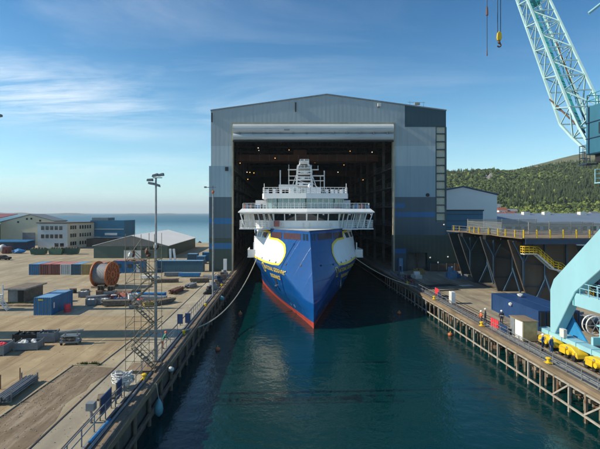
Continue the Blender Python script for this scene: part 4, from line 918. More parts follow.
# far yard odds and ends
t = thing('tarp_shelter', 'dark blue open shelter against the cream hall', 'shelter', (-107, 173, 0))
MB().ext([(-113, 170, 3.2), (-98, 170, 3.2), (-98, 176, 3.6), (-113, 176, 3.6)], (0, 0, .25)).build('roof', 'ctr_blue_x', t)
for x in (-113, -108, -103, -98): MB().box(x, 170, 0, x+.2, 170.2, 3.2).build('post', 'dark', t)
MB().box(-113, 175.8, 0, -98, 176, 3.3).build('back_panel', 'ctr_navy', t)
tag(MB().cbox((-98, 158, 0), (2.0, 2.5, 2.4), .1).cbox((-98.2, 156.6, 0), (1.2, .4, 1.4), .1).build('fork_truck', 'ctr_red'), 'red site vehicle beside the blue shelter', 'vehicle')
tag(MB().blob((-94, 158, .7), (3.0, 1.2, .9), 3).build('covered_load', 'tarpblue'), 'load under a bright blue tarpaulin by the red vehicle', 'load')
tag(MB().lathe([(.3, 0), (1.5, .6), (1.7, 1.6), (.9, 2.7), (.2, 3.0)], (-101.5, 161, 0), 14).build('storage_tank', 'offwhite', smooth=True), 'round white tank at the far left of the yard', 'tank')
def dumpster(x, y, rz, lab):
    t = thing('waste_skip', lab, 'skip', (x, y, 0), rz, 'green waste skips before the office')
    b = MB(); b.ext([(-2.2, -1.1, .2), (2.2, -1.1, .2), (2.7, -1.1, 2.1), (-2.7, -1.1, 2.1)], (0, 2.2, 0)); b.build('tub', 'dumpster', t, local=True)
    b = MB()
    for i in range(5): b.blob((-1.8+i*.9, 0, 2.1), (.7, .8, .5), i+int(abs(x)))
    b.build('rubbish', 'rubble', t, local=True)
dumpster(-83.8, 153, .1, 'green skip heaped with scrap, left of the three'); dumpster(-77.8, 153.5, -.1, 'green skip heaped with scrap, middle of the three'); dumpster(-73.4, 155, .2, 'green skip heaped with scrap, nearest the office corner')
t = thing('parked_car', 'dark car parked alone at the left edge of the yard', 'car', (-85.5, 136, 0))
MB().ext([(-87.9, 135.1, .3), (-83.4, 135.1, .3), (-83.4, 135.1, .85), (-84.4, 135.1, .95), (-85.2, 135.1, 1.45), (-86.9, 135.1, 1.45), (-87.8, 135.1, .95)], (0, 1.75, 0)).build('body', 'dark', t, bevel=.06)
MB().ext([(-87.3, 135.06, .98), (-84.7, 135.06, .98), (-85.3, 135.06, 1.38), (-86.8, 135.06, 1.38)], (0, .05, 0)).build('window', 'glass', t)
for x in (-87.1, -84.2):
    for y in (135.05, 136.7): MB().tube((x, y, .33), (x, y+.2, .33), .33, n=14).build('wheel', 'black', t)
tag(MB().blob((-51, 120, .4), (1.6, .6, .5), 9).build('scrap_heap', 'oldwood'), 'small dark heap lying behind the container row', 'heap')
# junk at the reel and cabin: pallets, bundles, crates
random.seed(11)
def pallet_stack(x, y, n, rz, lab):
    t = thing('pallet_stack', lab, 'pallets', (x, y, 0), rz, 'timber and pallets near the cable reel')
    for i in range(n):
        b = MB(); z = i*.16
        for k_ in range(5): b.box(-.6, -.5+k_*.22, z+.1, .6, -.5+k_*.22+.14, z+.13)
        for k_ in (-.55, -.05, .45): b.box(k_, -.5, z, k_+.1, .5, z+.1)
        b.build('pallet', 'oldwood', t, local=True)
pallet_stack(-33.2, 81.6, 7, .3, 'taller stack of grey pallets right in front of the reel'); pallet_stack(-31.4, 81.9, 6, .1, 'stack of pallets to the right of the reel'); pallet_stack(-36.0, 81.2, 3, -.2, 'low stack of pallets left of the reel'); pallet_stack(-37.6, 80.0, 5, .5, 'skewed stack of pallets behind the lone container')
def crate(x, y, w, d_, h, rz, mt, lab, fill=None):
    t = thing('crate', lab, 'crate', (x, y, 0), rz)
    b = MB().box(-w/2, -d_/2, .08, w/2, -d_/2+.05, h).box(-w/2, d_/2-.05, .08, w/2, d_/2, h).box(-w/2, -d_/2+.05, .08, -w/2+.05, d_/2-.05, h).box(w/2-.05, -d_/2+.05, .08, w/2, d_/2-.05, h).box(-w/2+.05, -d_/2+.05, .08, w/2-.05, d_/2-.05, .14)
    for a in (-1, 1):
        for c in (-1, 1): b.box(a*w/2-.05, c*d_/2-.05, 0, a*w/2+.05, c*d_/2+.05, h+.1)
    b.build('box', mt, t, local=True)
    b = MB(); rnd = random.Random(int(abs(x*10)))
    for i in range(8): b.blob((rnd.uniform(-w*.35, w*.35), rnd.uniform(-d_*.35, d_*.35), h*.85), (.3, .25, .2), i)
    b.build('contents', fill or 'oldwood', t, local=True)
    return t
crate(-29.8, 69.5, 1.4, 1.2, .9, .2, 'greysteel', 'grey crate with white bags nearest the lone blue container', 'coil')
crate(-28.0, 70.0, 1.5, 1.2, .9, -.1, 'greysteel', 'grey crate with pale bags, second from the lone container', 'coil')
crate(-27.5, 72.6, 1.4, 1.2, 1.0, .3, 'ctr_red', 'brown red crate behind the grey crates', 'offwhite')
crate(-25.8, 71.2, 1.8, 1.2, .8, .1, 'tarpblue', 'blue crate among the yard clutter', 'oldwood')
crate(-24.4, 73.0, 1.4, 1.4, 1.1, .5, 'offwhite', 'white crate behind the blue crate', 'coil')
crate(-22.8, 70.4, 1.6, 1.2, .7, -.3, 'greysteel', 'crate with a red bundle at the right of the clutter', 'redboard')
crate(-29.0, 75.2, 1.6, 1.4, 1.1, .1, 'greysteel', 'dark crate behind the clutter, below the reel', 'oldwood')
for i, (x, y, L_, rz, mt, lab) in enumerate(((-22.5, 75.0, 6, .05, 'tarpblue', 'stack of blue wrapped beams lying on the yard'), (-21.0, 72.2, 5, -.1, 'greysteel', 'bundle of grey steel sections beside the clutter'), (-25.6, 68.8, 4.4, .1, 'oldwood', 'bundle of planks in front of the crates'), (-36.4, 72.0, 4, .3, 'oldwood', 'heap of planks right behind the lone container'), (-20.5, 100, 5, 0, 'tarpblue', 'blue covered bundle before the long teal container'), (-24.5, 101, 4, .1, 'greysteel', 'grey rack of pipes before the long teal container'), (-16.8, 92, 4, .2, 'oldwood', 'bundle of brown timber beside the far light mast'), (-14.8, 96, 4, -.2, 'greysteel', 'grey trailer bed of profiles near the hall corner'))):
    b = MB()
    for k_ in range(4):
        for j in range(3): b.box(-L_/2+random.uniform(0, .3), -.6+k_*.3, .15+j*.26, L_/2-random.uniform(0, .3), -.34+k_*.3, .38+j*.26)
    b.box(-L_/3, -.7, 0, -L_/3+.15, .7, .14).box(L_/3, -.7, 0, L_/3+.15, .7, .14)
    o = b.build('material_bundle', mt, local=True); o.location = (x, y, 0); o.rotation_euler.z = rz; tag(o, lab, 'bundle')

for x, y, w, d_, h, rz, mt, lab, fill in ((-31.5, 77.5, 1.6, 1.2, .8, .4, 'oldwood', 'wooden crate under the left side of the cable reel', 'brownbeam'), (-26.6, 75.6, 1.5, 1.2, .9, -.4, 'ctr_roofred', 'faded red crate between the reel and the blue beams', 'oldwood'), (-24.9, 76.4, 1.3, 1.0, 1.2, .2, 'oldwood', 'tall wooden crate right of the faded red crate', 'tarpblue'), (-33.8, 76.0, 1.4, 1.4, 1.0, .1, 'greysteel', 'grey crate of coiled hose behind the lone blue container', 'coil'), (-20.6, 68.6, 1.3, 1.0, .7, .6, 'ctr_yellow', 'ochre crate at the right end of the clutter', 'oldwood'), (-22.4, 67.4, 1.0, 1.4, .6, .1, 'greysteel', 'low grey crate at the front of the clutter', 'brownbeam')):
    crate(x, y, w, d_, h, rz, mt, lab, fill)
random.seed(77)
for x, y, L_, rz, mt, lab in ((-30.4, 73.4, 3.0, .5, 'greysteel', 'skewed bundle of steel sections left of the clutter'), (-27.8, 78.2, 3.4, -.3, 'oldwood', 'bundle of brown timber below the right flange of the reel'), (-18.6, 70.4, 3.2, .9, 'oldwood', 'short timber bundle nearest the quay road'), (-33.0, 70.8, .0, 0, '', ''), (-18.9, 80.5, 4.2, 1.4, 'brownbeam', 'rusty bundle of bars beside the quay road'), (-17.4, 86.0, 3.0, 1.3, 'greysteel', 'grey bundle of pipes beside the far light mast'), (-24.0, 92.0, 5.0, .1, 'oldwood', 'brown timber bundle before the long teal container'), (-28.6, 97.0, 4.0, -.15, 'offwhite', 'pale bundle of boards before the blue site cabin')):
    if not mt: continue
    b = MB()
    for k_ in range(5):
        for j in range(3): xx = random.uniform(-.4, .4); b.box(-L_/2+xx, -.6+k_*.24, .12+j*.22, L_/2+xx, -.4+k_*.24, .31+j*.22)
    b.box(-L_/3, -.7, 0, -L_/3+.15, .7, .12).box(L_/3, -.7, 0, L_/3+.15, .7, .12)
    o = b.build('material_bundle', mt, local=True); o.location = (x, y, 0); o.rotation_euler.z = rz; tag(o, lab, 'bundle')
# clutter on crates: low foreground gear
for i, (x, y, w, d_, h, mt, lab, fill) in enumerate(((-29.5, 45.6, 2.6, 2.2, 1.0, 'greysteel', 'grey steel crate of gear with red and yellow bags at the left edge', 'redboard'), (-26.9, 47.2, 2.3, 1.7, .8, 'greysteel', 'grey steel crate with a pale load, nearest the trestle cart', 'offwhite'), (-28.6, 50.0, 2.6, 1.6, .9, 'dark', 'dark crate standing behind the grey crates', 'dark'), (-26.2, 49.8, 1.8, 1.4, 1.1, 'greysteel', 'grey crate with dark bottles in the back of the group', 'dark'))):
    crate(x, y, w, d_, h, .12, mt, lab, fill)
t = thing('trestle_cart', 'grey steel trestle cart with a crossbar and a load of scrap', 'cart', (-23.2, 48.8, 0), .1)
b = MB()
for x in (-.9, .9):
    for y in (-.55, .55): b.bar((x, y, .15), (x*.8, y*.7, 1.0), .1)
b.box(-1.0, -.6, .25, 1.0, .6, .4).box(-.9, -.5, .9, .9, .5, 1.0); b.build('frame', 'greysteel', t, local=True)
MB().bar((-1.2, -.1, 1.35), (1.3, .1, 1.5), .3, .15).bar((-.6, 0, 1.0), (-.5, 0, 1.4), .12).bar((.7, 0, 1.0), (.7, 0, 1.45), .12).build('crossbar', 'steel', t, local=True)
b = MB()
for i in range(9): b.blob((random.uniform(-.7, .7), random.uniform(-.4, .4), .6), (.3, .25, .22), i)
b.build('load', 'oldwood', t, local=True)
for x in (-.8, .8):
    for y in (-.55, .55): MB().tube((x-.0, y-.05, .13), (x, y+.05, .13), .13, n=10).build('wheel', 'black', t, local=True)
# rack of scaffold tubes, steel stakes
t = thing('pipe_rack', 'stillage of grey scaffold tubes lying at the kerb on the left', 'rack', (-21.3, 35.6, 0), R(92))
b = MB()
for i in range(16): b.tube((-2.6+random.uniform(0, .3), -.5+(i % 6)*.2, .25+(i//6)*.16), (2.6-random.uniform(0, .5), -.5+(i % 6)*.2+random.uniform(-.05, .05), .25+(i//6)*.16), .07, n=7)
b.build('tube_bundle', 'greysteel', t, local=True)
MB().box(-2, -.7, 0, -1.8, .7, .16).box(1.8, -.7, 0, 2, .7, .16).box(-2, -.7, .16, -1.9, -.62, .9).box(1.9, -.7, .16, 2, -.62, .9).box(-2, .62, .16, -1.9, .7, .9).box(1.9, .62, .16, 2, .7, .9).build('stillage', 'steel', t, local=True)
tag(MB().tube((-22.1, 37.4, 0), (-22.1, 37.4, 1.35), .045).build('steel_stake', 'brownbeam'), 'rusty stake standing beside the tube rack, the right one', 'stake')
tag(MB().tube((-23.0, 36.2, 0), (-23.0, 36.2, 1.2), .045).build('steel_stake', 'brownbeam'), 'rusty stake standing beside the tube rack, the left one', 'stake')

# light masts
def light_mast(x, y, h, lab, heads, r=.085):
    t = thing('light_mast', lab, 'mast', (x, y, 0), group='floodlight masts on the yard')
    MB().tube((x, y, 0), (x, y, h), r*1.6, r, 10).build('pole', 'steel', t); MB().cbox((x, y, 0), (.7, .7, .25)).build('base', 'concretedark', t)
    b = MB().bar((x-.3, y, h-.02), (x+.6, y, h-.02), .07).bar((x-.65, y, h-.62), (x+.25, y, h-.75), .07); b.build('crossarm', 'greysteel', t)
    for dx, dz, a in heads:
        f = MB(); f.ext([(x+dx-.28, y-.3, h+dz), (x+dx+.28, y-.3, h+dz+a), (x+dx+.25, y-.3, h+dz+.24+a), (x+dx-.22, y-.3, h+dz+.2)], (0, .45, 0)); f.build('floodlight', 'greysteel', t)
    return t
light_mast(-11.9, 42.2, 17.9, 'tall grey floodlight mast on the left quay beside the scaffold', [(-.05, .05, .1), (.5, .1, .08), (-.42, -.62, -.12), (.12, -.72, -.2), (-.55, -.35, 0)])
light_mast(-50.3, 65.5, 22, 'thick mast added out of view left of the yard to cast a shadow band', [(.0, .0, .1), (.75, -.05, .12)], r=.5)  # unseen mast, added and thickened for the shadow band it casts
t = thing('light_mast', 'slender grey mast with a small orange lamp in front of the hall', 'mast', (-11.5, 75.5, 0), group='floodlight masts on the yard')
MB().tube((-11.5, 75.5, 0), (-11.5, 75.5, 17.8), .17, .12, 10).build('pole', 'steel', t); MB().bar((-12.7, 75.5, 18.9), (-11, 75.5, 18.9), .1).bar((-11.5, 75.5, 17.8), (-11.5, 75.5, 19.2), .1).build('crossarm', 'greysteel', t)
MB().blob((-11.5, 75.5, 18.1), (.28, .28, .35), 1, jit=0).build('warning_lamp', 'orange', t); MB().cbox((-12.8, 75.5, 18.8), (.4, .3, .25)).build('floodlight', 'greysteel', t)

# clad tower added beyond the frame to throw the long shadow across the yard
t = thing('shadow_tower', 'tall clad tower added out of view left of the yard for its shadow', 'building', (-62, 51, 0))
MB().box(-63.5, 49.3, 0, -60.5, 52.6, 32).build('wall', 'c_blue', t); MB().box(-63.8, 49.0, 32, -60.2, 52.9, 32.4).build('roof', 'roof', t); MB().box(-62.6, 49.22, 0, -61.4, 49.28, 2.2).build('door', 'greysteel', t)
light_mast(-32.3, 49.5, 25.3, 'floodlight mast whose lamps just enter the upper left edge', [(.2, -.1, -.1), (.75, -.05, .08), (.35, .3, .05)], r=.1)
# ------------------------------------------------------------------ LEFT QUAY OBJECTS
# scaffold stair tower
t = thing('scaffold_tower', 'slim scaffold stair tower standing on the left quay', 'scaffold', (-12.4, 41, 0))
SXs, SYs = (-14.0, -12.6, -11.8), (39.6, 42.0)
b = MB()
for x in (-13.9, -12.5, -11.3):
    for y in SYs: b.tube((x, y, 0), (x, y, 12.6 if x != -13.1 else 13.0), .028, n=6)
b.build('upright', 'scaf', t)
for lv in range(6):
    z = 2.0*lv+.15; b = MB()
    for y in SYs: b.tube((-14.0, y, z), (-11.2, y, z), .024, n=5).tube((-14.0, y, z+1.0), (-11.2, y, z+1.0), .022, n=5)
    for x in (-13.9, -12.5, -11.3): b.tube((x, SYs[0], z), (x, SYs[1], z), .024, n=5)
    b.tube((-13.9, SYs[0], z), (-12.5, SYs[0], z+2), .022, n=5); b.build('ledger', 'scaf', t)
for lv in range(5):
    z = 2.0*lv+.25; b = MB(); x0, x1 = (-13.6, -11.6) if lv % 2 else (-11.6, -13.6)
    for y in (40.2, 40.9): b.bar((x0, y, z), (x1, y, z+1.9), .04, .09); b.bar((x0, y, z+.9), (x1, y, z+2.8), .04)
    for k_ in range(8): b.box(min(x0, x1)+k_*.25, 40.2, (z+.2+(k_*.235 if x1 > x0 else 1.65-k_*.235)), min(x0, x1)+k_*.25+.22, 40.9, z+.24+(k_*.235 if x1 > x0 else 1.65-k_*.235))
    b.build('stair_flight', 'scaf', t)
MB().box(-13.9, 39.7, .2, -11.3, 41.9, .27).build('base_deck', 'timber', t); MB().box(-13.9, 40.1, 10.2, -12.5, 40.7, 10.25).build('top_deck', 'timber', t)
b = MB()
for (x, z) in ((-12.4, 10.9), (-12.2, 10.6), (-13.7, 10.7), (-11.5, 11.4)): b.blob((x, 41.0, z), (.22, .25, .3), int(z*10), jit=.3)
tag(b.build('sack_pile', 'brownbeam'), 'brown sacks stacked on the top deck of the scaffold tower', 'sacks')
tag(MB().blob((-13.6, 39.9, 10.7), (.22, .2, .25), 5).blob((-11.3, 39.9, 11.5), (.15, .15, .3), 6).build('bag_pile', 'offwhite'), 'pale bags on the corners of the scaffold tower top', 'bags')

def bollard(x, y, lab, z=.05):
    t = thing('mooring_bollard', lab, 'bollard', (x, y, z), group='yellow mooring bollards along the quays')
    MB().lathe([(.25, 0), (.25, .05), (.15, .08), (.14, .32), (.25, .38), (.25, .46), (.15, .52)], (x, y, z), 14).build('post', 'yellow', t, smooth=False); MB().box(x-.3, y-.3, z-.04, x+.3, y+.3, z+.03).build('base_plate', 'yellow', t)
bollard(LX-1.35+.1, 38.2, 'yellow bollard on the left quay at the foot of the scaffold'); bollard(LX-.9, 52.4, 'yellow bollard on the left quay where the long mooring rope ends'); bollard(LX-.9, 67.8, 'yellow bollard on the left quay near the far light mast'); bollard(LX-.9, 86.5, 'yellow bollard on the left quay close to the hall')
bollard(LX-.9, 25.5, 'yellow bollard on the left quay at the very front')
for x, y, lab in ((RX+.45, 89, 'yellow bollard on the right quay near the ship'), (RX+.45, 73.5, 'yellow bollard on the right quay beside the far red boards'), (RX+.45, 56.2, 'yellow bollard on the right quay by the near red board'), (RX+.5, 42.3, 'yellow bollard on the right quay before the crane bogies')):
    bollard(x, y, lab, .12)
# coil of white hose
t = thing('hose_coil', 'tangled heap of white hose piled against the left quay railing', 'hose', (-13.0, 36.4, 0))
b = MB(); random.seed(5)
for i in range(26):
    a0 = random.uniform(0, 6.28); tilt = random.uniform(-.9, .9); rr = random.uniform(.45, .95); pts = []
    for k_ in range(13):
        a = a0+2*math.pi*k_/12; p = Vector((rr*math.cos(a), rr*math.sin(a)*.9, 0)); p.rotate(Matrix.Rotation(tilt, 3, random.choice(('X', 'Y')) if k_ == 0 else ax_)) if k_ else None
        if k_ == 0: ax_ = random.choice(('X', 'Y')); p.rotate(Matrix.Rotation(tilt, 3, ax_))
        pts.append(p+Vector((-13.0, 36.4, .78+random.uniform(-.02, .02)+(i % 6)*.05)))
    b.path(pts, .045, 5)
b.build('coils', 'coil', t)
tag(MB().cbox((-13.6, 34.6, 0), (1.4, 1.0, .16), .3).build('pallet', 'oldwood'), 'flat wooden pallet on the quay beside the blue boards', 'pallet')
# blue boards at the quay edge
for x, y, lab in ((-12.55, 31.7, 'dark blue screen board on the left quay, the larger near one'), (-12.45, 34.0, 'dark blue screen board on the left quay, the smaller far one')):
    L_ = 1.9 if y < 33 else 1.0; t = thing('screen_board', lab, 'board', (x, y, 0))
    MB().box(x-.04, y-L_/2, .25, x+.04, y+L_/2, 1.55).build('panel', 'blueboard', t)
    for yy in (y-L_/2-.05, y+L_/2+.05): MB().tube((x, yy, 0), (x, yy, 1.6), .05).build('post', 'timber', t)
for x, y, lab in ((-12.9, 56.8, 'dark blue board standing on the left quay, the left of the far pair'), (-12.0, 57.3, 'dark blue board standing on the left quay, the right of the far pair')):
    t = thing('screen_board', lab, 'board', (x, y, 0)); MB().box(x-.35, y-.05, .2, x+.35, y+.05, 1.45).build('panel', 'blueboard', t); MB().tube((x, y+.08, 0), (x, y+.08, 1.4), .05).build('post', 'dark', t)
t = thing('control_box', 'grey control box on a post beside the near blue board', 'box', (-13.05, 30.4, 0))
MB().cbox((-13.05, 30.4, .9), (.6, .5, .55)).build('cabinet', 'greysteel', t, bevel=.03); MB().tube((-13.05, 30.4, 0), (-13.05, 30.4, .9), .1).build('post', 'steel', t)
tag(MB().tube((-11.9, 27.5, .16), (-11.8, 30.6, .14), .11).build('pipe_length', 'tarpblue'), 'short blue pipe lying on the left quay edge', 'pipe')
# fenders hanging from ropes
t = thing('hanging_fender', 'pale blue teardrop fender hanging from the left quay on a rope', 'fender', (LX+.35, 37, -2.4))
MB().lathe([(.03, 1.55), (.14, 1.4), (.32, 1.0), (.38, .6), (.3, .25), (.1, .02), (.03, 0)], (LX+.35, 37, -2.6), 14).build('fender', 'fender', t, smooth=True); MB().tube((LX+.35, 37, -1.1), (LX+.15, 37, .15), .035).build('rope', 'rope', t)
tag(MB().blob((LX+.3, 41.3, -.15), (.35, .3, .28), 2, jit=.1).build('float_fender', 'offwhite', smooth=True), 'small white fender at the quay edge above the teardrop fender', 'fender')
tag(MB().blob((LX+.35, 77, -.45), (.55, .45, .5), 2, jit=.05).build('float_fender', 'fender', smooth=True), 'round pale fender on the left quay near the far light mast', 'fender')
for y, w, mt, lab in ((79, 1.2, 'dark', 'dark machine with a pink cover beside the far light mast'), (83, 1.5, 'greysteel', 'grey machine on the left quay beyond the far mast'), (90, 1.6, 'navy', 'dark blue machine on the left quay near the hall'), (95, 1.8, 'oldwood', 'brown heap of gear at the hall corner'), (100, 1.5, 'greysteel', 'grey gear stacked at the left jamb of the hall'), (87, 1.2, 'timber', 'timber stack beside the yellow bollard near the hall')):
    b = MB().cbox((LX-2.1, y, 0), (w, w, .7*w), .3).cbox((LX-2.2, y+.1, .7*w), (w*.5, w*.6, .5), .6)
    for k_ in range(5): b.blob((LX-2.1+random.uniform(-.9, .9), y+random.uniform(-1, 1), .25), (.35, .35, .3), k_+int(y))
    o = b.build('quay_machine', mt); tag(o, lab, 'machine')
tag(MB().box(-13.4, 104, .0, -12.6, 104.5, 3.6).build('control_cabinet', 'white'), 'upright white cabinet before the left pier of the hall', 'cabinet')
tag(MB().tube((-20.3, 105, 0), (-20.3, 105, 6.2), .35, .3, 10).build('vent_stack', 'white'), 'short white pipe stack between the shed and the teal container', 'stack') if False else None
t = thing('boom_lift', 'white folded lift arm standing behind the long teal container', 'lift', (-27.6, 113, 0))
MB().bar((-28.0, 113, 0), (-28.2, 113, 5.3), .5, .5).bar((-26.6, 113, 0), (-27.3, 113, 5.3), .5, .5).build('arm', 'white', t); MB().cbox((-27.4, 113, 0), (2.4, 2, 1.2)).build('base', 'greysteel', t)

# ------------------------------------------------------------------ PEOPLE
def person(x, y, z, rz, coat, trousers, hat, label, pose='stand'):
    t = thing('person', label, 'person', (x, y, z), rz)
    J = {}; V = []; E = []; Rr = []
    def add(p, r, par=None):
        V.append(p); Rr.append(r); i = len(V)-1
        if par is not None: E.append((par, i))
        return i
    lean = .22 if pose == 'lean' else .0
    pel = add((0, 0, .95), .15); ch = add((0, lean*.6, 1.18), .15, pel); sh = add((0, lean*1.2, 1.42), .17, ch); nk = add((0, lean*1.5, 1.53), .062, sh)
    hd = add((0, lean*1.6+.01, 1.63), .095, nk); tp = add((0, lean*1.6, 1.73), .085, hd)
    add((0, lean*1.6+.115, 1.63), .02, hd)
    for s in (-1, 1):
        step = .12*s if pose == 'walk' else 0
        hip = add((s*.10, 0, .88), .105, pel); kn = add((s*.12, .03+step*.6, .49), .068, hip); an = add((s*.12, step, .09), .045, kn); add((s*.13, step+.17, .04), .04, an)
        so_ = add((s*.2, lean*1.2, 1.42), .07, sh)
        if pose == 'lean': el_ = add((s*.40, lean+.12, 1.22), .052, so_); wr = add((s*.34, lean+.34, 1.08), .034, el_)
        elif pose == 'work': el_ = add((s*.30, .05, 1.16), .05, so_); wr = add((s*.20, .30, 1.12), .034, el_)
        else: el_ = add((s*.27, -.03-step*.5, 1.14), .05, so_); wr = add((s*.27, .06-step, .89), .034, el_)
        w = Vector(V[wr]); d = (w-Vector(V[el_])).normalized(); pm_ = add(tuple(w+d*.06), .038, wr); pv = Vector(V[pm_])
        for k_, (a, L_) in enumerate(((-.028, .06), (-.01, .075), (.01, .07), (.026, .055))):
            f1 = add(tuple(pv+d*.05+Vector((a*.6, a, 0))), .0105, pm_); add(tuple(pv+d*(.05+L_)+Vector((a*.7, a*1.1, -.015))), .009, f1)
        th = add(tuple(pv+d*.01+Vector((-s*.045, .02, 0))), .012, wr); add(tuple(pv+d*.05+Vector((-s*.055, .03, 0))), .010, th)
    me = bpy.data.meshes.new('person_body'); me.from_pydata(V, E, []); o = bpy.data.objects.new('body', me); C.objects.link(o)
    md = o.modifiers.new('s', 'SKIN'); md.use_smooth_shade = True
    for i, r in enumerate(Rr): me.skin_vertices[0].data[i].radius = (r, r*(.78 if i in (1, 2) else 1))
    me.skin_vertices[0].data[0].use_root = True
    sb = o.modifiers.new('u', 'SUBSURF'); sb.levels = 1; sb.render_levels = 1
    dg = bpy.context.evaluated_depsgraph_get(); m2 = bpy.data.meshes.new_from_object(o.evaluated_get(dg)); o.modifiers.clear(); o.data = m2
    for q_ in (coat, trousers, 'skin', 'dark'): m2.materials.append(m[q_])
    for f in m2.polygons:
        c = f.center; far = min((c-Vector(V[i])).length for i in range(len(V)) if Rr[i] in (.038, .0105, .009, .012, .010))
        f.material_index = 2 if (c.z > 1.53 or far < .055) else 3 if c.z < .12 else 1 if (c.z < .93 and abs(c.x) < .21) else 0
        f.use_smooth = True
    o.parent = t
    hx = lean*1.6
    b = MB().lathe([(.135, 1.68), (.14, 1.72), (.125, 1.79), (.08, 1.84), (.02, 1.86)], (0, hx, 0), 14); b.box(-.08, hx+.1, 1.69, .08, hx+.2, 1.705)
    b.build('helmet', hat, t, local=True, smooth=False)
    MB().blob((-.035, hx+.098, 1.655), (.012,)*3, 1, jit=0).blob((.035, hx+.098, 1.655), (.012,)*3, 1, jit=0).box(-.025, hx+.1, 1.59, .025, hx+.108, 1.597).build('face', 'dark', t, local=True)
    b = MB().box(-.2, -.155+lean*.5, 1.1, .2, -.13+lean*.8, 1.17) if pose != 'lean' else None
    if b: b.build('reflective_band', 'offwhite', t, local=True)
    return t
person(-12.55, 47.0, 0, R(-60), 'greencoat', 'orangecoat', 'orangehat', 'person in a green jacket and orange trousers leaning on the left quay railing', 'lean')
person(27.35, 58.6, 0, R(70), 'navycoat', 'navycoat', 'whitehat', 'person in dark work clothes and white helmet behind the near red board', 'walk')
person(28.9, 57.4, 0, R(-20), 'navycoat', 'navycoat', 'whitehat', 'person in dark clothes and white helmet between the red board and navy container', 'stand')
person(27.6, 46.2, 0, R(40), 'bluecoat', 'navycoat', 'whitehat', 'person in blue with white helmet in front of the yellow crane bogies', 'work')
person(28.0, 45.4, 0, R(200), 'bluecoat', 'bluecoat', 'whitehat', 'person in blue work clothes turned away beside the yellow bogies', 'stand')
person(25.95+.2, 57.2, 0, R(90), 'orangecoat', 'navycoat', 'whitehat', 'person in an orange jacket at the right quay railing', 'work')
person(29.4, 107.3, 0, R(180), 'navycoat', 'navycoat', 'whitehat', 'person in dark clothes standing inside the right jamb of the hall', 'stand')
# ------------------------------------------------------------------ RIGHT QUAY OBJECTS
def board(x, y, L_, h, mt, lab):
    t = thing('hoarding_board', lab, 'board', (x, y, 0)); MB().box(x-.05, y-L_/2, .25, x+.05, y+L_/2, h).build('panel', mt, t)
    b = MB()
    for k_ in range(1, 4): b.box(x-.065, y-L_/2+k_*L_/4-.03, .25, x-.052, y-L_/2+k_*L_/4+.03, h)
    b.build('batten', 'brownbeam' if mt == 'redboard' else 'navy', t)
    for yy in (y-L_/2, y+L_/2): MB().tube((x+.09, yy, 0), (x+.09, yy, h+.05), .05).build('post', 'steel', t)
board(26.7, 54.7, 1.9, 1.3, 'redboard', 'bright red board at the railing, nearest the navy containers')
board(26.7, 52.6, 1.7, 1.15, 'blueboard', 'blue board just in front of the near red board')
board(27.3, 76.5, 1.8, 1.4, 'redboard', 'bright red board further along the right quay')
board(27.0, 74.6, 1.2, 1.0, 'blueboard', 'low blue board beside the far red board')
board(26.8, 94, 1.2, 1.2, 'ctr_red', 'dull red board far along the quay by the ship')
t = thing('tool_cabinet', 'tall cream cabinet with a white door on the right quay', 'cabinet', (28.0, 50.6, 0))
MB().box(27.3, 49.4, .1, 28.9, 52.2, 2.3).build('body', 'tanbox', t); MB().box(27.25, 49.5, .2, 27.295, 51.0, 2.2).build('door', 'white', t); MB().box(27.25, 51.1, .2, 27.295, 52.1, 2.2).build('door', 'greysteel', t)
MB().box(27.2, 49.3, 2.3, 29.0, 52.3, 2.36).build('roof', 'timber', t); MB().box(27.4, 49.45, 0, 27.6, 52.1, .1).box(28.6, 49.45, 0, 28.8, 52.1, .1).build('skid', 'dark', t)
t = thing('meter_box', 'small white cabinet beside the far red board', 'cabinet', (27.6, 70.5, 0)); MB().box(27.3, 70, .1, 27.9, 71.1, 1.9).build('body', 'white', t); MB().box(27.26, 70.1, .2, 27.3, 71, 1.8).build('door', 'offwhite', t)
def big(x0, lab):
    t = container('shipping_container', lab, x0, 54, x0+2.5, 66, 2.5, 'ctr_navy', 'ctr_navy', 'ctr_navy', group='pair of navy containers on the right quay')
    for xx in (.35, 1.05, 1.75): MB().box(x0+xx, 53.96, .2, x0+xx+.42, 53.995, 2.3).build('door_panel', 'dark', t)
    return t
big(31.7, 'long navy container on the right quay, the one facing the water'); big(34.3, 'long navy container hidden behind the first one, away from the water')
tag(MB().blob((31.6, 60.3, 2.0), (.3, .25, .3), 4, jit=.1).build('site_lamp', 'offwhite'), 'white lamp on the long side of the navy container', 'lamp')
tag(MB().blob((34.4, 63, 2.75), (.45, .4, .3), 4, jit=.3).build('bag', 'offwhite'), 'pale bag lying on the roof of the navy containers', 'bag')
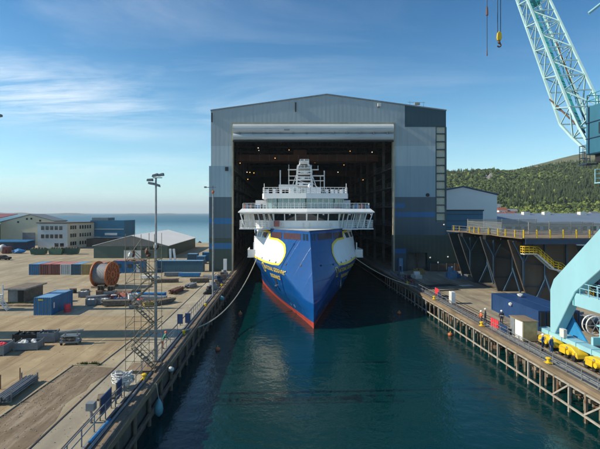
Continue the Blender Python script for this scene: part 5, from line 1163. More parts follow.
# portal crane: two legs frames, sill beams, bogies, portal deck, tower, house, boom
K = thing('portal_crane', 'pale cyan portal crane on yellow bogies with a lattice boom', 'crane', (36, 37.5, 0))
def leg(x):
    w = 1.0
    b = MB()
    # tapered foot leg up to the knee, then the raking upper leg, both ends of the frame
    for s in (1, -1):
        Y = lambda y: 37.2+s*(y-37.2)
        b.ext([(x-w/2, Y(47.9), 1.6), (x-w/2, Y(47.1), 1.6), (x-w/2, Y(44.6), 5.5), (x-w/2, Y(43.9), 6.6), (x-w/2, Y(37.9), 11.2), (x-w/2, Y(37.9), 15.2), (x-w/2, Y(47.3), 7.4), (x-w/2, Y(47.9), 6.2)], (w, 0, 0))
    b.build('leg_frame', 'cyan', K, bevel=.05)
    b = MB().box(x-.32, 30.0, 5.2, x+.32, 44.5, 6.5); b.build('tie_beam', 'cyan', K)
    b = MB().box(x-.55, 24.5, 1.15, x+.55, 49.9, 1.62); b.build('sill_beam', 'cyan', K)
    for y in np.arange(26, 49.5, 2.2): MB().box(x-.62, y, 1.1, x+.62, y+.1, 1.68).build('sill_rib', 'cyan', K)
for x in (29.9, 40.8): leg(x)
MB().ext([(30.6, 47.0, 1.62), (30.6, 43.9, 1.62), (30.6, 46.7, 4.1)], (.15, 0, 0)).build('gusset_plate', 'plateblue', K)
MB().box(30.4, 47.5, 0, 30.8, 49.0, 3.2).build('gusset_plate', 'plateblue', K) if False else None
for x in (29.3, 41.0):
    for y0 in (47.6, 44.0, 40.2, 36.0, 30, 26.3):
        g = MB(); g.ext([(x-.6, y0-1.5, .35), (x-.6, y0+1.5, .35), (x-.6, y0+1.3, .95), (x-.6, y0+.6, 1.25), (x-.6, y0-.6, 1.25), (x-.6, y0-1.4, .8)], (1.2, 0, 0)); g.box(x-.68, y0-1.2, .55, x-.62, y0-.7, .8)
        bo = g.build('bogie', 'yellow', K, bevel=.07)
        MB().box(x-.66, y0-1.4, .42, x-.605, y0+1.4, .5).build('side_plate', 'dark', bo)
        for dy in (-1.2, -.4, .4, 1.2): MB().box(x-.63, y0+dy-.03, .5, x-.603, y0+dy+.03, .9).build('rib', 'ctr_yellow', bo)
        MB().tube((x-.64, y0, 1.0), (x-.6, y0, 1.0), .16, n=12).build('pin_cap', 'greysteel', bo)
        for dy in (-1.0, 0, 1.0): MB().tube((x-.68, y0+dy, .36), (x+.1, y0+dy, .36), .32, n=14).build('wheel', 'dark', bo)
        MB().cbox((x-.75, y0+.3, .45), (.3, .9, .55)).tube((x-.95, y0-.6, .75), (x-.6, y0-.6, .75), .24, n=10).build('motor', 'yellow', bo)
b = MB().box(31.3, 40.3, 1.65, 33.0, 42.9, 3.4); b.build('machinery_box', 'teal', K, bevel=.04)
b = MB()
for yy in (40.2, 42.8): b.box(31.2, yy, 1.64, 31.42, yy+.2, 3.6)
b.box(31.0, 40.0, 3.42, 33.2, 43.1, 3.56).box(30.4, 40.1, 1.64, 31.2, 40.6, 2.9).box(30.4, 42.7, 1.64, 31.2, 43.0, 2.4); b.build('machinery_frame', 'cyan', K)
b = MB().rails([(30.3, 44.5, 6.5), (30.3, 31, 6.5)], 1.1, .04, 1.2).rails([(29.5, 44.5, 6.5), (29.5, 31, 6.5)], 1.1, .04, 1.2); b.build('railing', 'cyan', K)
MB().box(29.4, 36.2, 14.2, 41.3, 38.6, 15.6).build('portal_beam', 'cyan', K)
MB().tube((35.8, 37.4, 15.6), (35.8, 37.4, 19.6), 2.2, 1.8, 20).build('slewing_column', 'cyan', K)
MB().tube((35.8, 37.4, 19.6), (35.8, 37.4, 20.1), 3.0, n=24).build('slewing_ring', 'teal', K)
MB().box(31.3, 31.5, 20.4, 39.8, 45.1, 25.3).build('machine_house', 'cranehouse', K, bevel=.12)
MB().box(31.8, 32.5, 19.6, 39.3, 44.4, 20.38).build('house_floor', 'dark', K)
b = MB()
for z in (22.0, 23.6): b.box(31.22, 31.6, z, 31.29, 45.0, z+.07)
for y in np.arange(32.5, 45, 2.0): b.box(31.2, y, 20.5, 31.29, y+.08, 25.2)
b.build('house_seam', 'navy', K)
for yy in (35, 38.5, 42): MB().box(31.2, yy, 22.3, 31.28, yy+1.1, 23.4).build('window', 'glass', K)
MB().box(31.5, 45.2, 19.5, 32.7, 46.4, 19.6).rails([(31.55, 45.3, 19.6), (31.55, 46.35, 19.6), (32.65, 46.35, 19.6)], 1.9, .035, .6, (1, .66, .33)).build('side_gallery', 'navy', K)
MB().rails([(31.4, 31.6, 25.3), (31.4, 45.0, 25.3), (39.6, 45.0, 25.3)], 1.2, .045, 1.2, (1, .5)).build('roof_railing', 'teal', K)
MB().box(31.0, 42.6, 17.4, 33.4, 43.4, 17.5).rails([(31.05, 43.35, 17.5), (33.4, 43.35, 17.5)], 1.3, .045, .8, (1, .66, .33)).bar((32.6, 43, 17.45), (32.8, 42, 19.6), .15).build('lower_gallery', 'cyan', K)
for x in (29.9,):
    for y_ in (44.2, 40, 36, 32): MB().box(x-.36, y_, 5.25, x-.325, y_+.1, 6.45).build('stiffener', 'teal', K)
    MB().box(x-.75, 45.2, 1.65, x-.4, 45.9, 2.5).build('switch_box', 'offwhite', K)
# boom
P0 = Vector((32.6, 45.6, 20.9)); P1 = Vector((37.4, 75.0, 64.5)); D = (P1-P0).normalized(); SXV = Vector((0, 1, 0)).cross(Vector((0, 0, 1)))
side = D.cross(Vector((0, 0, 1))).normalized(); up = side.cross(D).normalized()
LN = (P1-P0).length
def bc(u, a, c):
    w = 1.55*(1-.25*u)*(min(1, .25+u*9)); h = 1.35*(1-.3*u)*(min(1, .2+u*8))
    return P0+D*(LN*u)+side*(a*w)+up*(c*h)
b = MB(); NB = 20
for a in (-1, 1):
    for c in (-1, 1):
        for i in range(NB): b.bar(bc(i/NB, a, c), bc((i+1)/NB, a, c), .23, .23)
b.build('boom_chord', 'boom', K)
b = MB()
for i in range(1, NB):
    u, v = i/NB, (i+1)/NB; f = 1 if i % 2 else -1
    for a in (-1, 1): b.bar(bc(u, a, -f), bc(v, a, f), .12).bar(bc(u, a, -1), bc(u, a, 1), .1)
    for c in (-1, 1): b.bar(bc(u, -f, c), bc(v, f, c), .12).bar(bc(u, -1, c), bc(u, 1, c), .12)
b.build('boom_lacing', 'boom', K)
b = MB()
for i in range(1, NB): b.bar(bc(i/NB, -.35, .2), bc((i+1)/NB, -.35, .2), .35, .05)
b.rails([bc(.08, -.1, .25), bc(.95, -.1, .25)], 1.0, .03, 2.5, (1, .5)); b.build('boom_walkway', 'teal', K)
b = MB(); b.tube(bc(.52, -.5, 0), bc(.52, .5, 0), .55, n=12); b.build('rope_drum', 'teal', K)
b = MB().tube(bc(.18, -1.1, -1.05), bc(.04, -.6, .8), .09, n=6).tube(bc(.0, 0, 1), bc(.32, 0, .9), .07); b.build('boom_hose', 'brownbeam', K)
tip = P1
MB().tube(tip-side*1, tip+side*1, 1.0, n=16).build('tip_sheave', 'greysteel', K)
b = MB()
for s in (-1.6, 1.6): b.bar((35.6+s, 42, 25.3), (35.6+s, 33, 38.5), .35).bar((35.6+s, 33, 38.5), (35.6+s, 32, 25.3), .3)
b.bar((34, 33, 38.5), (37.2, 33, 38.5), .4); b.build('a_frame', 'cyan', K)
b = MB()
for s in (-.6, .6): b.tube((35.6+s, 33, 38.5), tuple(tip+side*s), .05, n=5)
b.build('luffing_rope', 'dark', K)
MB().tube((30.15, 43, 34.0), (34.5, 41, 37.6), .14, n=8).build('stay_pole', 'cyan', K)
t = thing('crane_hook', 'yellow hook block hanging from the crane on wires against the sky', 'hook', (37.3, 75, 42.5))
hx, hz = 37.35, 43.9
MB().tube((hx-.25, 75, hz+1.3), (hx-.25, 75, 64.2), .06, n=5).tube((hx+.25, 75, hz+1.3), (hx+.25, 75, 64.2), .06, n=5).build('wire_rope', 'dark', t)
MB().ext([(hx-.3, 74.8, hz), (hx-.42, 74.8, hz+.4), (hx-.34, 74.8, hz+1.2), (hx-.12, 74.8, hz+1.5), (hx+.12, 74.8, hz+1.5), (hx+.34, 74.8, hz+1.2), (hx+.42, 74.8, hz+.4), (hx+.3, 74.8, hz)], (0, .4, 0)).build('block', 'yellow', t, bevel=.05)
b = MB().tube((hx, 75, hz), (hx, 75, hz-.5), .16, n=8); pts = [Vector((hx+.3*math.sin(a), 75, hz-.8+.3*math.cos(a))) for a in np.linspace(-.3, 4.4, 10)]; b.path(pts, .12, 7).blob((hx, 75, hz-.35), (.3, .25, .25), 2, jit=.1); b.build('hook', 'brownbeam', t)
b = MB().tube((35.3, 75, 41.3), (35.3, 75, 66), .05, n=5)
t = thing('crane_hook', 'thin dark auxiliary wire hanging left of the yellow hook block', 'hook', (35.3, 75, 41.3)); b.build('wire_rope', 'dark', t); MB().tube((35.3, 75, 49.6), (35.3, 75, 48.2), .14, .2).tube((35.3, 75, 41.3), (35.3, 75, 42.5), .1, .06).build('weight', 'brownbeam', t)

# steel platform on leaning plate frames
Pm = thing('steel_platform', 'tall rust brown steel platform on leaning plate frames with a railed deck', 'platform', (55, 80, 0))
ZT = 10.6
for y, mt, e in ((97, 'tealplate', 0), (91.8, 'tealplate', 1), (81.8, 'greyplate', 1), (71.8, 'brownplate', 1)):
    MB().ext([(37.3, y, ZT-.5), (48.0, y, ZT-.5), (51.6, y, 0), (40.6, y, 0)], (0, .16, 0)).build('plate_frame', mt, Pm)
    MB().bar((37.2, y-.06, ZT-.5), (40.5, y-.06, 0), .16, .34).build('frame_edge', 'brownplate' if y < 75 else 'greyplate', Pm)
    if e:
        for x0, z0, x1, z1 in ((39.6, ZT-.7, 39.6, 2.6), (43.1, ZT-.7, 43.1, 2.4), (46.6, ZT-.7, 46.6, 2.2), (39.7, 6.5, 41.6, ZT-.7), (39.7, 6.4, 37.9, ZT-.7)):
            MB().bar((x0, y-.25, z0), (x1, y-.25, z1), .24, .2).build('stiffener', 'strut', Pm)
        MB().bar((39.4, y-.15, 6.3), (48, y-.15, 5.6), .14, .12).bar((40, y-.15, 2.5), (49.5, y-.15, 2.4), .14, .12).build('stringer', 'navy', Pm)
        MB().bar((41.5, y-.3, .1), (43.1, y-.3, 3.6), .3, .3).bar((43.5, y-2.2, .1), (43.1, y-.3, 4.4), .22, .22).build('prop', 'strut', Pm)
# right frames, braces
for y in (71.8, 92):
    b = MB()
    for x in (52, 60, 68, 76): b.bar((x, y, 0), (x, y, ZT-.5), .5, .5)
    for x in (52, 60, 68): b.bar((x, y, .5), (x+8, y, ZT-.8), .3).bar((x+8, y, .5), (x, y, ZT-.8), .3)
    b.build('braced_frame', 'navy', Pm)
MB().ext([(49, 96, 0), (76, 96, 0), (76, 96, 7), (49, 96, 8)], (0, .2, 0)).build('back_plate', 'greyplate', Pm)
# deck with stepped edge
dk = [(37.5, 68.2), (78, 68.2), (78, 97.5), (36.9, 97.5), (37.1, 92), (38.4, 91), (37.2, 85), (37.2, 82), (38.6, 81), (37.4, 75), (37.4, 72)]
MB().ext([(x, y, ZT-.12) for x, y in dk], (0, 0, .14)).build('deck', 'timber', Pm)
MB().box(38.0, 68.0, ZT-.95, 78, 68.19, ZT-.13).build('edge_girder', 'navy', Pm)
b = MB()
for y in (71.0, 76, 80.8, 86, 90.8): b.box(38.2, y, ZT-.75, 78, y+.3, ZT-.13)
for x in (39.5, 41, 60, 70): b.box(x, 68.3, ZT-.6, x+.25, 97, ZT-.14)
b.build('deck_beam', 'dark', Pm)
for y in (79.5, 89.5): MB().box(37.2, y, ZT-.9, 39.6, y+1.2, ZT-.1).build('bracket', 'dark', Pm)
b = MB().rails([(38.0, 97, ZT), (37.6, 92, ZT), (38.0, 86, ZT), (38.2, 80, ZT), (37.9, 74, ZT), (37.9, 68.4, ZT)], 1.15, .045, 3, (1, .5)).rails([(37.9, 68.4, ZT), (78, 68.4, ZT)], 1.15, .05, 60, (1, .5)); b.build('railing', 'steel', Pm)
b = MB()
for x in np.arange(37.9, 78, 2.05): b.box(x-.07, 68.3, ZT-.1, x+.07, 68.5, ZT+1.3)
for y in (71, 74, 76.5, 80.0, 84, 86, 88, 93, 96): b.box(37.85, y-.07, ZT, 38.05, y+.07, ZT+1.2)
b.build('railing_post', 'yellow', Pm)
def screen(x0, x1, y, z0, z1, n):
    b = MB()
    for i in range(n): b.box(x0, y, z0+(z1-z0)*i/n, x1, y+.06, z0+(z1-z0)*(i+.55)/n)
    for x in np.linspace(x0, x1-.1, max(2, int((x1-x0)/2.5))): b.box(x, y+.07, z0-.3, x+.12, y+.16, z1)
    return b.build('slatted_screen', 'mesh', Pm)
screen(38.4, 52.5, 90, ZT+.1, 13.3, 13); screen(45.2, 57, 80, ZT+.1, 12.9, 13); screen(52, 58.5, 85, ZT+.1, 12.9, 8)
b = MB()
for i in range(13): b.box(38.3, 76+i*.001, ZT+.2+i*.17, 38.34, 90, ZT+.245+i*.17)
b.build('slatted_screen', 'mesh', Pm)
# yellow stair on the face
b = MB(); sy = 69.6
b.box(38.7, sy, 7.9, 40.8, sy+1.2, 8.02)
pts = [(40.8, 7.9), (43.4, 5.6), (44.6, 5.3), (46.6, 3.6), (49.6, 1.0)]
for (xa, za), (xb, zb) in zip(pts, pts[1:]):
    for y in (sy, sy+1.2): b.bar((xa, y, za), (xb, y, zb), .08, .26)
    for k_ in range(int((za-zb)/.22)): f = k_/max(1, int((za-zb)/.22)); b.box(xa+(xb-xa)*f, sy+.05, za+(zb-za)*f, xa+(xb-xa)*f+.28, sy+1.15, za+(zb-za)*f+.04)
st = b.build('stair', 'offwhite', Pm)
b = MB(); ra = [(38.7, sy, 8.0), (40.8, sy, 8.0)]+[(x, sy, z+.1) for x, z in pts[1:]]
for y in (0, 1.2): b.rails([(x, yy+y, z) for x, yy, z in ra], 1.15, .06, .75, (1, .66, .33))
b.rails([(38.7, sy, 8.0), (38.7, sy+1.2, 8.0)], 1.15, .06, .6, (1, .66, .33)); b.build('stair_railing', 'yellow', Pm)
# clutter under and around the platform
random.seed(21)
for i, (x, y, w, d_, h, mt, lab) in enumerate(((39.0, 99, 2.5, 2, 1.6, 'plateblue', 'blue machine at the foot of the platform nearest the hall'), (41.5, 96, 3, 2, 1.2, 'greysteel', 'grey machine under the far end of the platform'), (37.8, 96.5, 1.6, 1.2, 2.8, 'roofblue', 'pale blue upright box beside the platform foot'), (33, 105, 3, .8, 1.3, 'ctr_yellow', 'yellow tank in front of the doorway fence'), (40.2, 53.5, 5, 3, 1.2, 'brownplate', 'rusty steel offcuts stacked behind the crane'), (39.5, 57.0, 4, 2, 1.6, 'greysteel', 'grey pipe frames behind the crane legs'))):
    b = MB().cbox((x, y, 0), (w, d_, h*.6), .1)
    for k_ in range(7): b.cbox((x+random.uniform(-w/2, w/2)*.8, y+random.uniform(-d_/2, d_/2)*.8, h*.6), (w*.25, d_*.3, random.uniform(.15, .4)*h), random.uniform(0, 1.5))
    o = b.build('yard_equipment', mt); tag(o, lab, 'equipment')
for i, (x, y, rr, lab) in enumerate(((37.4, 52.5, 1.1, 'white rimmed cable wheel behind the crane, the left one'), (39.8, 52.8, 1.1, 'white rimmed cable wheel behind the crane, the right one'))):
    t = thing('cable_spool', lab, 'reel', (x, y, 0)); n = 20
    for dx in (-.35, .35):
        b = MB(); pts = [Vector((x+rr*math.cos(a), y+dx, rr+.05+rr*math.sin(a))) for a in np.linspace(0, 2*math.pi, n+1)]; b.path(pts, .07, 6)
        for k_ in range(6): a = k_*math.pi/3; b.bar((x, y+dx, rr+.05), (x+rr*math.cos(a), y+dx, rr+.05+rr*math.sin(a)), .07)
        b.build('rim', 'white', t)
    MB().tube((x, y-.33, rr+.05), (x, y+.33, rr+.05), .5, n=14).build('drum', 'dark', t)
# mesh fence with bulkhead lamps at the hall's foot
t = thing('mesh_fence', 'brown mesh fence along the foot of the hall right of the doorway', 'fence', (41, 108.5, 0))
b = MB().box(37.0, 108.4, .2, 45, 108.48, 2.0); b.build('mesh_panel', 'brownplate', t)
for x in np.arange(37, 45.2, 2): MB().box(x, 108.35, 0, x+.1, 108.5, 2.1).build('post', 'greysteel', t)
for x, z, lab in ((37.4, 3.4, 'left of the two higher white lamps on the green cladding'), (41.8, 3.6, 'right of the two higher white lamps on the green cladding'), (39.3, 2.2, 'white lamp on top of the brown mesh fence'), (40.8, 11.6, 'white lamp high on the dark cladding by the blue door hall')):
    tag(MB().blob((x, HY-.6, z), (.22, .2, .22), 2, jit=0).box(x-.06, HY-.5, z-.1, x+.06, HY-.29, z+.1).build('bulkhead_lamp', 'white'), lab, 'lamp')
tag(MB().box(29.2, 107.8, 0, 30.1, 108.6, 3.4).build('control_cabinet', 'roofblue'), 'pale blue cabinet at the right jamb of the hall', 'cabinet')
for i, (x, y, s, mt, lab) in enumerate(((27.6, 100, 1.2, 'greysteel', 'grey winch on the right quay at the hall mouth'), (28, 96, 1.0, 'dark', 'dark winch on the right quay near the hall mouth'), (30.4, 98, 1.6, 'offwhite', 'pale slab of gear lying on the quay before the doorway'), (27.3, 91.5, .9, 'ctr_red', 'small red machine beside the bollard near the ship'))):
    tag(MB().cbox((x, y, 0), (s, s*1.3, s*.5), .2).tube((x-s*.4, y, s*.6), (x+s*.4, y, s*.6), s*.35, n=12).build('quay_winch', mt), lab, 'winch')
for i, (x, y, w, d_, lab) in enumerate(((32, 88, 6, 2.2, 'long dark steel plate lying on the shaded right quay'), (37.2, 88, 2.6, 1.2, 'pale steel sheet lying beneath the platform'), (31.5, 82.5, 5, 1.0, 'narrow steel plate on the sunlit right quay'))):
    tag(MB().cbox((x, y, .0), (w, d_, .05), .3).build('steel_plate', 'offwhite' if i == 1 else 'dark'), lab, 'plate')

# ------------------------------------------------------------------ BACKGROUND RIGHT
t = thing('blue_gable_hall', 'pale blue gabled hall with a big blue door right of the dock hall', 'building', (53, 138, 0))
MB().ext([(44.6, 135, 0), (66.6, 135, 0), (66.6, 135, 20.0), (56.2, 135, 22.4), (44.6, 135, 20.2)], (0, 45, 0)).build('wall', 'lhall', t)
MB().ext([(44.2, 134.7, 20.15), (56.2, 134.7, 22.45), (56.2, 134.7, 22.8), (44.2, 134.7, 20.5)], (0, 45.6, 0)).ext([(56.2, 134.7, 22.45), (67, 134.7, 20.0), (67, 134.7, 20.35), (56.2, 134.7, 22.8)], (0, 45.6, 0)).build('roof', 'ctr_navy', t)
MB().box(46, 134.85, 0, 62.2, 134.97, 15.1).build('folding_door', 'bluehall', t)
MB().box(45.7, 134.75, 15.1, 62.5, 134.98, 15.5).build('lintel', 'dark', t)
b = MB()
for z in (2, 4, 6, 8, 10, 12, 14): b.box(46, 134.78, z, 62.2, 134.84, z+.2)
b.build('door_rib', 'navy', t); MB().box(48.2, 134.9, 17.5, 49.4, 134.98, 19.2).build('louvre', 'greysteel', t)
t = thing('long_low_hall', 'long low hall with slate blue roof and a strip of windows', 'building', (120, 165, 0))
MB().box(68, 150, 0, 300, 200, 11.0).build('wall', 'offwhite', t)
MB().ext([(67, 149, 10.9), (67, 176, 14.4), (67, 203, 10.9)], (235, 0, 0)).build('roof', 'lroof', t)
for i, x in enumerate(np.arange(78, 150, 3.2)): MB().box(x-1.0, 149.9, 7.8, x+1.0, 149.99, 10.0).build('window', 'glass', t)
b = MB()
for x in (76, 96, 104, 118, 131, 150): b.box(x-1.2, 171, 13.6, x+1.2, 173, 15.0)
b.build('roof_vent', 'offwhite', t)
t = thing('second_low_hall', 'pale roofed industrial hall behind the long slate blue roof', 'building', (180, 240, 0))
MB().box(100, 225, 0, 330, 260, 13.0).build('wall', 'offwhite', t); MB().ext([(99, 224, 12.9), (99, 242, 14.4), (99, 261, 12.9)], (232, 0, 0)).build('roof', 'shedgable', t)

# ------------------------------------------------------------------ HILLS AND WOOD
rng = np.random.default_rng(4)
def fbm(x, y, s, oct_=4, seed=0):
    r = np.zeros_like(x); a = 1.0; rs = np.random.default_rng(seed)
    for k_ in range(oct_):
        for j in range(3):
            th = rs.uniform(0, 6.28); ph = rs.uniform(0, 6.28); r += a*np.sin((x*np.cos(th)+y*np.sin(th))*s*(2**k_)*rs.uniform(.7, 1.3)+ph)/3
        a *= .5
    return r
RX_ = np.array([0, 120, 200, 302, 345, 382, 420, 472, 545, 600, 760, 1200]); RZ_ = np.array([0, 30, 62, 76, 82, 86, 80, 90, 100, 106, 120, 90])
def hz1(x, y):
    # ridge height is set along rays so that the crest runs diagonally away from the yard
    xr = x*800/np.maximum(y, 300)
    top = np.interp(xr, RX_, RZ_)
    t_ = np.clip((y-410)/390, 0, 1); sh_ = t_**1.15*(1+.0*t_)
    return top*np.minimum(sh_, 1)+fbm(x, y, .013, 4, 2)*5*np.clip((y-430)/120, 0, 1)+fbm(x, y, .05, 2, 5)*1.2*np.clip((y-430)/120, 0, 1)-1.2*np.clip((430-y)/10, 0, 1)*0
def grid(xs, ys_, fn, name, mt, lab=None):
    X, Y = np.meshgrid(xs, ys_); Z = fn(X, Y); n = len(xs); k_ = len(ys_)
    v = np.stack([X, Y, Z], -1).reshape(-1, 3).tolist(); f = [(j*n+i, j*n+i+1, (j+1)*n+i+1, (j+1)*n+i) for j in range(k_-1) for i in range(n-1)]
    o = MB().add(v, f).build(name, mt, origin=(0, 0, 0), smooth=True); o['kind'] = 'structure'; return o
def leafmat(name, c, c2, sc=.35):
    return mat(name, c, .8, col2=c2, sc=sc, lo=.35, hi=.65, spec=.15)
m['ground_wood'] = mat('forest floor', (.035, .05, .02), .9, var=.5, sc=.03)
m['moor'] = mat('moorland grass', (.16, .15, .07), .95, col2=(.07, .09, .035), sc=.012, lo=.4, hi=.6)
m['rock'] = mat('grey crag rock', (.30, .29, .27), .9, var=.5, sc=.12, bump=.5, bsc=.2)
m['island'] = mat('low rocky island', (.09, .11, .10), .95, var=.4, sc=.01)
grid(np.linspace(60, 1500, 160), np.linspace(405, 1150, 90), hz1, 'hills', 'ground_wood')
def hz2(x, y):
    xr = x*1500/np.maximum(y, 700); top = np.interp(xr, [0, 300, 560, 640, 800, 900, 1000, 1090, 1300, 2200], [0, 110, 158, 140, 158, 182, 212, 232, 240, 200])
    t_ = np.clip((y-1150)/350, 0, 1); return top*(t_*t_*(3-2*t_))+fbm(x, y, .008, 4, 8)*6*t_
grid(np.linspace(200, 3000, 140), np.linspace(1150, 2100, 50), hz2, 'hills', 'moor')
m['f0'] = leafmat('dark spruce foliage', (.028, .044, .018), (.045, .065, .026)); m['f1'] = leafmat('mid green foliage', (.055, .082, .024), (.085, .12, .035)); m['f2'] = leafmat('light green foliage', (.13, .17, .04), (.19, .23, .06)); m['trunkwood'] = mat('bark', (.09, .07, .05), .9)
def wood(pts, name, lab, kinds, hs_, fn=hz1):
    """every tree: ragged tiers of drooping boughs for spruce, clumped crown for broadleaf"""
    V = []; F = []; MI = []; base = 0
    zs = fn(np.array([p[0] for p in pts]), np.array([p[1] for p in pts]))
    for i, (x, y) in enumerate(pts):
        z = float(zs[i]); kd = kinds[i]; h = hs_[i]
        if kd == 0:
            nt_ = 5; w = h*rng.uniform(.16, .23); ns = 7
            for k_ in range(nt_):
                zt = z+h*(.30+.70*(k_+1)/nt_); zb = z+h*(.10+.72*k_/nt_); rr = w*(1-k_/nt_)**.9+.25
                a = rng.random()*6.28+np.arange(ns)*6.283/ns; rad = rr*rng.uniform(.6, 1.25, ns)
                ring = np.stack([x+rad*np.cos(a), y+rad*np.sin(a), zb-rng.random(ns)*h*.05], 1)
                V.append(np.vstack([[[x, y, zt]], ring])); j = np.arange(ns)
                F.append(np.stack([np.full(ns, base), base+1+j, base+1+(j+1) % ns], 1)); MI.append(np.full(ns, 0)); base += ns+1
        else:
            w = h*rng.uniform(.30, .42); nb = 26
            th = rng.random(nb)*6.283; ph = np.arccos(rng.uniform(-.55, 1, nb)); sh_ = rng.uniform(.55, 1.05, nb)
            nrm = np.stack([np.sin(ph)*np.cos(th), np.sin(ph)*np.sin(th), np.cos(ph)], 1)
            c = np.array([x, y, z+h*.60])+nrm*sh_[:, None]*np.array([w, w, h*.38]); s = h*rng.uniform(.10, .19, nb)
            nn_ = nrm+rng.normal(size=(nb, 3))*.28; nn_ /= np.linalg.norm(nn_, axis=1, keepdims=True)
            t1 = np.cross(nn_, rng.normal(size=(nb, 3))); t1 /= np.linalg.norm(t1, axis=1, keepdims=True); t2 = np.cross(nn_, t1)
            ps = [c+nn_*s[:, None]*.35]
            for q in range(5):
                an = q*6.283/5; ps.append(c+(t1*np.cos(an)+t2*np.sin(an))*(s*rng.uniform(.7, 1.25, nb))[:, None]-nn_*s[:, None]*.15)
            P = np.stack(ps, 1).reshape(-1, 3); V.append(P)
            bs = base+np.arange(nb)*6
            for q in range(5): F.append(np.stack([bs, bs+1+q, bs+1+(q+1) % 5], 1)); MI.append(np.full(nb, kd))
            base += nb*6
    V = np.concatenate(V).astype(np.float32); F = np.concatenate(F).astype(np.int32); MI = np.concatenate(MI).astype(np.int32)
    me = bpy.data.meshes.new(name); me.vertices.add(len(V)); me.vertices.foreach_set('co', V.ravel()); me.loops.add(F.size); me.loops.foreach_set('vertex_index', F.ravel())
    me.polygons.add(len(F)); me.polygons.foreach_set('loop_start', np.arange(0, F.size, 3, dtype=np.int32)); me.polygons.foreach_set('loop_total', np.full(len(F), 3, dtype=np.int32))
    for q in ('f0', 'f1', 'f2'): me.materials.append(m[q])
    me.polygons.foreach_set('material_index', MI); me.update(calc_edges=True); me.validate()
    o = bpy.data.objects.new(name, me); C.objects.link(o); tag(o, lab, 'forest', kind='stuff'); return o
pts = []; kinds = []; hs_ = []
while len(pts) < 7600:
    y = rng.uniform(455, 830); x = y*rng.uniform(.30, .80)
    xr = x*800/y
    crag = ((x-y*.473)/(y*.012))**2+((y-720)/34)**2 < 1
    if crag: continue
    pts.append((x, y)); g = fbm(np.array([x]), np.array([y]), .02, 2, 9)[0]+rng.normal()*.35; low = y < 500
    kinds.append(2 if (low and rng.random() < .5) or rng.random() < .04 else 1 if (g > .1 or low) else 0); hs_.append(rng.uniform(8, 15)*(1.0 if not low else .75)*(1.12 if kinds[-1] == 0 else .85))
wood(pts, 'forest', 'dense mixed spruce and birch forest covering the hillside', kinds, hs_)
pts = []; kinds = []; hs_ = []
while len(pts) < 1100:
    y = rng.uniform(405, 458); x = y*rng.uniform(.50, .80)
    if rng.random() > .55+.45*np.sin(x*.05): continue
    pts.append((x, y)); kinds.append(2 if rng.random() < .78 else 1); hs_.append(rng.uniform(5, 10))
wood(pts, 'forest', 'light green broadleaf wood at the foot of the hillside', kinds, hs_)
b = MB()
for i in range(42):
    y = 720+random.gauss(0, 17); x = y*.473+random.gauss(0, 4.5); z = float(hz1(np.array([x]), np.array([y]))[0])
    b.blob((x, y, z+2), (random.uniform(2, 5), random.uniform(2, 5), random.uniform(3, 7)), i, jit=.3)
tag(b.build('rock_crag', 'rock'), 'bare pale rock crag showing between the trees high on the hillside', 'rock')
def house(x, y, z, w, d_, h, wall, roof, lab, rz=0):
    t = thing('house', lab, 'house', (x, y, z), rz, 'small houses at the foot of the hill')
    MB().box(-w/2, -d_/2, -3, w/2, d_/2, h).build('wall', wall, t, local=True)
    MB().ext([(-w/2-.4, -d_/2-.4, h), (-w/2-.4, 0, h+w*.32), (-w/2-.4, d_/2+.4, h)], (w+.8, 0, 0)).build('roof', roof, t, local=True)
    for xx in (-w*.25, w*.25): MB().box(xx-.6, -d_/2-.06, h*.4, xx+.6, -d_/2-.01, h*.75).build('window', 'glass', t, local=True)
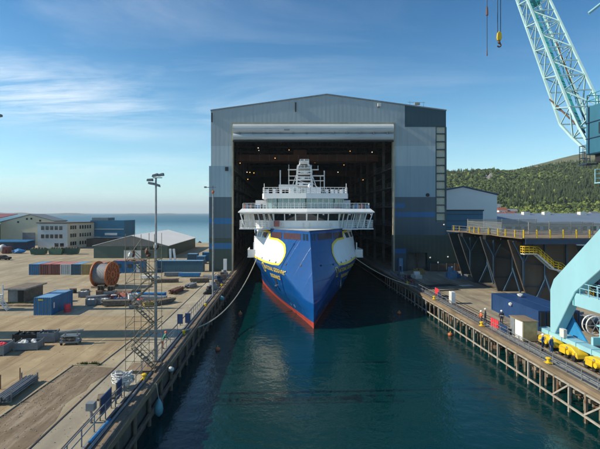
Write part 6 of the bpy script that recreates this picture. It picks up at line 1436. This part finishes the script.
for x, y, z, w, h, wl, rf_, lab in ((201, 400, 13, 8, 4, 'white', 'tiled', 'white house with red roof, highest in the cluster by the blue hall'), (206, 395, 9, 9, 4, 'white', 'tiled', 'white house with red roof, lower in the cluster'), (196, 392, 8, 7, 5, 'offwhite', 'tiled', 'pale house nearest the blue gabled hall'), (212, 402, 12, 7, 4, 'ctr_roofred', 'roof', 'reddish house at the right end of the cluster'), (288, 404, 9, 9, 4, 'white', 'roof', 'lone white house among the trees on the far right'), (198, 404, 17, 6, 4, 'white', 'roof', 'small white house above the others')):
    house(x, y, z, w, 7, h, wl, rf_, lab, random.uniform(-.3, .3))
# low islands on the horizon
def island(x0, x1, y, hmax, seed, lab):
    rs = np.random.default_rng(seed); n = 70; xs = np.linspace(x0, x1, n); b = MB(); prof = []
    f = np.zeros(n)
    for k_ in range(7): c = rs.uniform(.1, .9); w = rs.uniform(.04, .2); f += rs.uniform(.3, 1)*np.exp(-((np.linspace(0, 1, n)-c)/w)**2)
    f = f/f.max()*np.clip(np.minimum(np.linspace(0, 8, n), np.linspace(8, 0, n)), 0, 1)
    v = []; 
    for j, (dy, s_) in enumerate(((-120, 0), (-60, .6), (0, 1), (90, .6), (160, 0))):
        for i in range(n): v.append((xs[i], y+dy, WZ-1+(hmax*f[i]+1.5)*s_))
    fs = [(j*n+i, j*n+i+1, (j+1)*n+i+1, (j+1)*n+i) for j in range(4) for i in range(n-1)]
    o = b.add(v, fs).build('island', 'island', origin=((x0+x1)/2, y, WZ), smooth=True); tag(o, lab, 'island'); 
    o['kind'] = 'structure'
island(-3400, -1900, 4600, 26, 1, 'long low island on the left of the sea horizon')
island(-2050, -950, 5200, 11, 2, 'low island on the middle of the sea horizon')
island(-2600, -1500, 8200, 14, 3, 'faint farthest island on the sea horizon')

# ------------------------------------------------------------------ light sea haze over everything
hm = bpy.data.materials.new('thin sea haze'); hm.use_nodes = True; t_ = hm.node_tree; t_.nodes.remove(t_.nodes['Principled BSDF'])
pv = t_.nodes.new('ShaderNodeVolumePrincipled'); pv.inputs['Density'].default_value = 0.00011; pv.inputs['Color'].default_value = (.80, .90, 1.0, 1); pv.inputs['Anisotropy'].default_value = 0.1
t_.links.new(pv.outputs[0], t_.nodes['Material Output'].inputs['Volume'])
hz_ = MB().box(-14000, -600, -9, 14000, 20500, 330).build('haze', hm, origin=(0, 0, 0)); hz_['kind'] = 'stuff'
